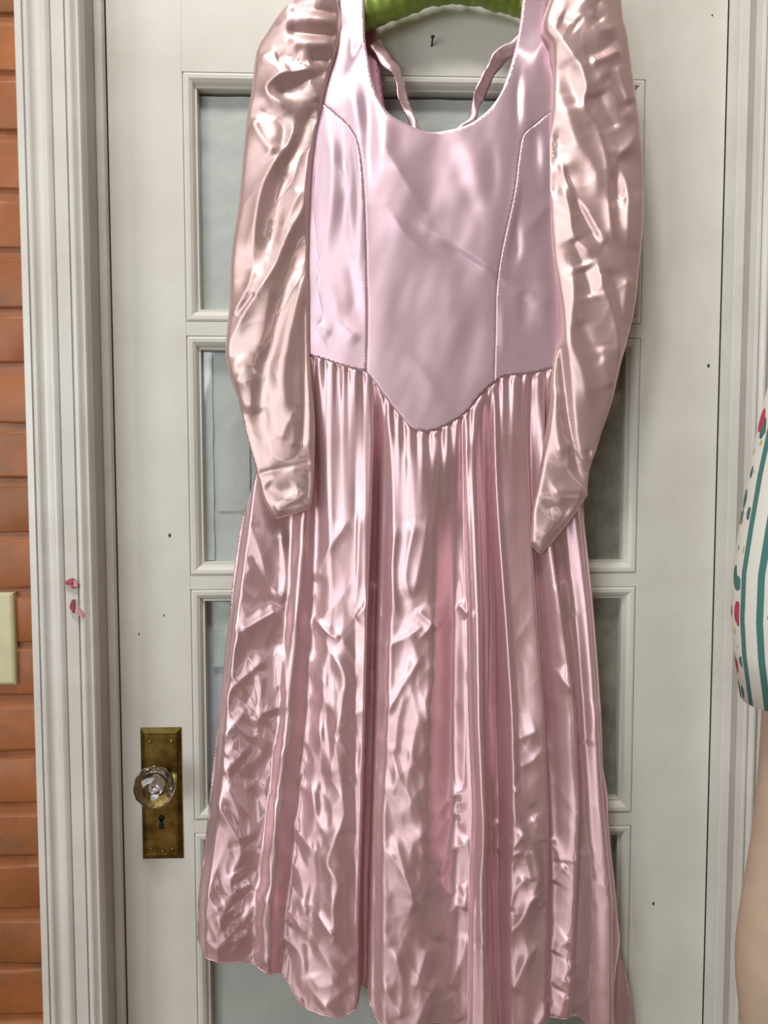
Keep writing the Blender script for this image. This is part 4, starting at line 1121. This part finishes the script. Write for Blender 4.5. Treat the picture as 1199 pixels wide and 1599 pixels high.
# ------------------------------------------------------------------ person at the right edge
M_SKIN = simple('skin', (0.52, 0.405, 0.30), 0.5, 0, 40, 0.05)
M_SKIN.node_tree.nodes['Principled BSDF'].inputs['Subsurface Weight'].default_value = 0.08
M_SKIN.node_tree.nodes['Principled BSDF'].inputs['Subsurface Radius'].default_value = (0.01, 0.004, 0.002)
M_HAIR = simple('brown_hair', (0.06, 0.035, 0.02), 0.5, 0, 120, 0.4)
M_EYE = simple('eye', (0.75, 0.74, 0.72), 0.2)
M_SHOE = simple('canvas_shoe', (0.10, 0.10, 0.12), 0.7)
def floral():
    m, nt, b = mat_new('floral_print')
    uv = nt.nodes.new('ShaderNodeUVMap'); uv.uv_map = 'print'
    sep = nt.nodes.new('ShaderNodeSeparateXYZ'); nt.links.new(uv.outputs[0], sep.inputs[0])
    col = None
    base = (0.74, 0.76, 0.70)
    cur = N(nt, 'ShaderNodeRGB'); cur.outputs[0].default_value = (*base, 1); cur = cur.outputs[0]
    def over(mask, c):
        nonlocal cur
        mx = N(nt, 'ShaderNodeMix', data_type='RGBA'); nt.links.new(mask, mx.inputs[0]); nt.links.new(cur, mx.inputs[6]); mx.inputs[7].default_value = (*c, 1); cur = mx.outputs[2]
    def spots(scale, thr, off, stretch):
        mp = nt.nodes.new('ShaderNodeMapping'); mp.inputs['Location'].default_value = off; mp.inputs['Scale'].default_value = stretch; nt.links.new(uv.outputs[0], mp.inputs[0])
        v = N(nt, 'ShaderNodeTexVoronoi', Scale=scale); nt.links.new(mp.outputs[0], v.inputs['Vector'])
        l = N(nt, 'ShaderNodeMath', operation='LESS_THAN'); l.inputs[1].default_value = thr; nt.links.new(v.outputs['Distance'], l.inputs[0]); return l.outputs[0]
    over(spots(52, 0.30, (0, 0, 0), (1, 0.6, 1)), (0.05, 0.16, 0.15))
    over(spots(42, 0.26, (3.3, 1.7, 0), (0.7, 1, 1)), (0.07, 0.19, 0.16))
    over(spots(34, 0.27, (7.1, 4.2, 0), (1, 0.8, 1)), (0.50, 0.05, 0.09))
    over(spots(56, 0.20, (1.1, 9.2, 0), (1, 1, 1)), (0.55, 0.50, 0.16))
    # paired green stripes running along the cloth, clear ground between them
    def band(lo, hi):
        fr = N(nt, 'ShaderNodeMath', operation='FRACT'); ml = N(nt, 'ShaderNodeMath', operation='MULTIPLY'); ml.inputs[1].default_value = 1/0.16
        nt.links.new(sep.outputs[0], ml.inputs[0]); nt.links.new(ml.outputs[0], fr.inputs[0])
        a = N(nt, 'ShaderNodeMath', operation='GREATER_THAN'); a.inputs[1].default_value = lo; nt.links.new(fr.outputs[0], a.inputs[0])
        c = N(nt, 'ShaderNodeMath', operation='LESS_THAN'); c.inputs[1].default_value = hi; nt.links.new(fr.outputs[0], c.inputs[0])
        p = N(nt, 'ShaderNodeMath', operation='MULTIPLY'); nt.links.new(a.outputs[0], p.inputs[0]); nt.links.new(c.outputs[0], p.inputs[1]); return p.outputs[0]
    over(band(0.07, 0.27), base)
    over(band(0.08, 0.125), (0.06, 0.20, 0.18))
    over(band(0.212, 0.257), (0.06, 0.20, 0.18))
    nt.links.new(cur, b.inputs['Base Color']); b.inputs['Roughness'].default_value = 0.8
    return m
M_FLORAL = floral()

person = empty('person', (0, 0, 0))
AY = -0.38
def P(px, py, y=AY): 
    v = pt(px, py, y); return np.array([v.x, v.y, v.z])
sh = P(1325, 590); el = P(1250, 1300); fo = P(1221, 1500)
fo2 = P(1228, 1640); wr = P(1240, 1880)
cx = float(sh[0])+0.165; py_ = AY-0.01
zsh = float(sh[2])
J = {}
def V3(*a): return np.array(a, float)
verts, rad, edges = [], [], []
def add(p, r, par=None):
    verts.append(tuple(float(q) for q in p)); rad.append(r if isinstance(r, tuple) else (r, r)); i = len(verts)-1
    if par is not None: edges.append((par, i))
    return i
root = add((cx, py_, 0.92), (0.150, 0.105))
w1 = add((cx, py_, 1.08), (0.125, 0.092), root)
ch = add((cx, py_, 1.24), (0.140, 0.10), w1)
c2 = add((cx, py_-0.005, zsh-0.02), (0.125, 0.075), ch)
nk = add((cx, py_-0.005, zsh+0.075), (0.055, 0.055), c2)
hd0 = add((cx, py_+0.01, zsh+0.135), (0.062, 0.075), nk)
hd1 = add((cx, py_+0.01, zsh+0.20), (0.074, 0.090), hd0)
hd2 = add((cx, py_+0.0, zsh+0.265), (0.062, 0.078), hd1)
def hand(wi, wp, d, side):
    d = d/np.linalg.norm(d); s = V3(0, 1, 0)
    pm = add(wp+d*0.045, (0.020, 0.034), wi); pe = add(wp+d*0.085, (0.017, 0.036), pm)
    for k, (o, L) in enumerate(((0.030, 0.068), (0.010, 0.078), (-0.010, 0.072), (-0.029, 0.056))):
        a = add(wp+d*0.092+s*o, 0.0088, pe); curl = V3(-side*-0.014, 0, 0)
        b = add(wp+d*(0.092+L*0.5)+s*o*1.1+curl*0.4, 0.0082, a); add(wp+d*(0.092+L)+s*o*1.1+curl*1.6, 0.0068, b)
    t = add(wp+d*0.040+s*0.040, 0.0105, pm); t2 = add(wp+d*0.070+s*0.055, 0.0095, t); add(wp+d*0.098+s*0.058, 0.0078, t2)
for side in (1, -1):
    mx = (lambda p: V3(p[0] if side == 1 else 2*cx-p[0], p[1], p[2]))
    s_ = add(mx(sh), 0.058, c2)
    u1 = add(mx(sh*0.55+el*0.45+V3(-0.006, 0, 0)), 0.049, s_)
    u2 = add(mx(sh*0.2+el*0.8), 0.0455, u1)
    e_ = add(mx(el), 0.044, u2)
    f1 = add(mx(fo), 0.0475, e_); f2 = add(mx(fo2), 0.042, f1)
    w_ = add(mx(wr), (0.026, 0.030), f2)
    hand(w_, mx(wr), mx(wr)-mx(fo2), side)
for s in (-1, 1):
    h_ = add((cx+s*0.09, py_, 0.84), 0.088, root)
    t_2 = add((cx+s*0.095, py_, 0.66), 0.074, h_); k_ = add((cx+s*0.095, py_+0.01, 0.47), 0.054, t_2)
    c_ = add((cx+s*0.095, py_-0.015, 0.33), 0.054, k_); a_ = add((cx+s*0.095, py_-0.02, 0.085), 0.037, c_)
    hl = add((cx+s*0.095, py_-0.01, 0.045), 0.040, a_); b_ = add((cx+s*0.10, py_+0.09, 0.035), (0.040, 0.030), hl); add((cx+s*0.10, py_+0.15, 0.028), (0.034, 0.022), b_)
me = bpy.data.meshes.new('body'); me.from_pydata(verts, edges, [])
body0 = bpy.data.objects.new('body', me); COL.objects.link(body0)
sk_ = body0.modifiers.new('skin', 'SKIN'); sb_ = body0.modifiers.new('sub', 'SUBSURF'); sb_.levels = 2; sb_.render_levels = 2
for i, r in enumerate(rad): me.skin_vertices[0].data[i].radius = r
me.skin_vertices[0].data[0].use_root = True
dg = bpy.context.evaluated_depsgraph_get()
ev = bpy.data.meshes.new_from_object(body0.evaluated_get(dg))
bpy.data.objects.remove(body0)
ev.polygons.foreach_set('use_smooth', [True]*len(ev.polygons))
body = link('body', ev, M_SKIN, person)
tag(person, 'person with bare arm and white floral sleeve at the right edge', 'person')
# face and hair
hz_ = zsh+0.20
for s in (-1, 1):
    e = lathe('eye', [(0.0, 0.012), (0.006, 0.010), (0.011, 0.004), (0.011, -0.004)], M_EYE, person, 14); e.location = (cx+s*0.030, py_+0.088, hz_)
    e2 = tube('ear', [(cx+s*0.074, py_, hz_+0.028), (cx+s*0.084, py_-0.012, hz_+0.018), (cx+s*0.082, py_-0.010, hz_-0.012), (cx+s*0.072, py_+0.002, hz_-0.03)], [0.004, 0.009, 0.008, 0.004], M_SKIN, person)
tube('nose', [(cx, py_+0.088, hz_+0.008), (cx, py_+0.104, hz_-0.022), (cx, py_+0.110, hz_-0.036), (cx, py_+0.088, hz_-0.042)], [0.006, 0.010, 0.013, 0.009], M_SKIN, person)
tube('mouth', [(cx-0.022, py_+0.078, hz_-0.066), (cx, py_+0.088, hz_-0.068), (cx+0.022, py_+0.078, hz_-0.066)], [0.003, 0.007, 0.003], simple('lips', (0.45, 0.18, 0.16), 0.5), person)
bm = bmesh.new(); rows = []
for i in range(15):
    a = i/14; th = a*math.pi*0.80
    row = []
    for k in range(28):
        ph = 2*math.pi*k/28
        fr = max(0.0, math.sin(ph))          # front is +y
        lim = 1-0.42*fr**2
        t2 = th*lim; rr_ = math.sin(t2) if t2 < math.pi/2 else 1.0-0.12*(t2-math.pi/2)
        zz = math.cos(t2) if t2 < math.pi/2 else -(t2-math.pi/2)*1.9
        row.append(bm.verts.new((cx+0.098*rr_*math.cos(ph), py_-0.006+0.108*rr_*math.sin(ph), hz_+0.022+0.100*zz)))
    rows.append(row)
for p, q in zip(rows, rows[1:]):
    for k in range(28): bm.faces.new((p[k], p[(k+1) % 28], q[(k+1) % 28], q[k]))
bmesh.ops.remove_doubles(bm, verts=bm.verts[:], dist=1e-5); bmesh.ops.recalc_face_normals(bm, faces=bm.faces[:])
from_bm('hair', bm, M_HAIR, person, smooth=True)
for s in (-1, 1):
    sh_ = tube('shoe', [(cx+s*0.095, py_-0.06, 0.042), (cx+s*0.095, py_-0.03, 0.046), (cx+s*0.097, py_+0.03, 0.046), (cx+s*0.10, py_+0.11, 0.038), (cx+s*0.10, py_+0.175, 0.026), (cx+s*0.10, py_+0.19, 0.022)],
               [0.034, 0.044, 0.046, 0.043, 0.030, 0.014], M_SHOE, person, 16)
# dress: torso and skirt
def loft(name, rings, mat, parent, seg=48, du=None):
    """rings: (centre, axis a, axis b, ra, rb)"""
    bm = bmesh.new(); uvl = bm.loops.layers.uv.new('print'); rows = []; v = 0; pc = None
    circ = 2*math.pi*np.mean([(r[3]+r[4])/2 for r in rings])
    vs = []
    for c, a, b_, ra, rb in rings:
        c = np.array(c); a = np.array(a); b_ = np.array(b_)
        if pc is not None: v += float(np.linalg.norm(c-pc))
        pc = c; vs.append(v)
        rows.append([bm.verts.new(tuple(c+a*ra*math.cos(2*math.pi*k/seg)+b_*rb*math.sin(2*math.pi*k/seg))) for k in range(seg)])
    for i in range(len(rows)-1):
        for k in range(seg):
            f = bm.faces.new((rows[i][k], rows[i][(k+1) % seg], rows[i+1][(k+1) % seg], rows[i+1][k]))
            for l, (uu, vv) in zip(f.loops, ((k, vs[i]), (k+1, vs[i]), (k+1, vs[i+1]), (k, vs[i+1]))): l[uvl].uv = (uu/seg*circ+(du or 0), vv)
    bmesh.ops.recalc_face_normals(bm, faces=bm.faces[:])
    o = from_bm(name, bm, mat, parent, smooth=True)
    return o
X_, Y_ = (1, 0, 0), (0, 1, 0)
loft('floral_dress', [((cx, py_, zz), X_, Y_, a, b) for zz, a, b in ((zsh+0.055, 0.085, 0.070), (zsh+0.04, 0.13, 0.085), (zsh+0.005, 0.160, 0.105), (zsh-0.06, 0.166, 0.118), (zsh-0.18, 0.166, 0.126), (1.08, 0.150, 0.115),
      (1.0, 0.172, 0.13), (0.90, 0.200, 0.15), (0.7, 0.225, 0.18), (0.52, 0.25, 0.20))], M_FLORAL, person)
for side in (1, -1):
    prs = [(1360, 560, 0.062), (1325, 600, 0.078), (1304, 680, 0.0765), (1286, 760, 0.076), (1270, 840, 0.0745), (1259, 900, 0.0735), (1257, 960, 0.0740), (1259, 1010, 0.0735), (1266, 1085, 0.0715)]
    rings = []
    for i, (a, b, r) in enumerate(prs):
        c = P(a, b); n_ = P(*prs[min(i+1, len(prs)-1)][:2])-P(*prs[max(i-1, 0)][:2]); n_ /= np.linalg.norm(n_)
        ax = np.cross(n_, V3(0, 1, 0)); ax /= np.linalg.norm(ax)
        if side == -1: c = V3(2*cx-c[0], c[1], c[2]); ax = V3(-ax[0], ax[1], ax[2])
        if i == len(prs)-1: pass
        rings.append((c, ax, V3(0, 1, 0), r*0.86, r*0.86))
    o = loft('sleeve', rings, M_FLORAL, person, du=0.1325)
    md = o.modifiers.new('thickness', 'SOLIDIFY'); md.thickness = 0.0012
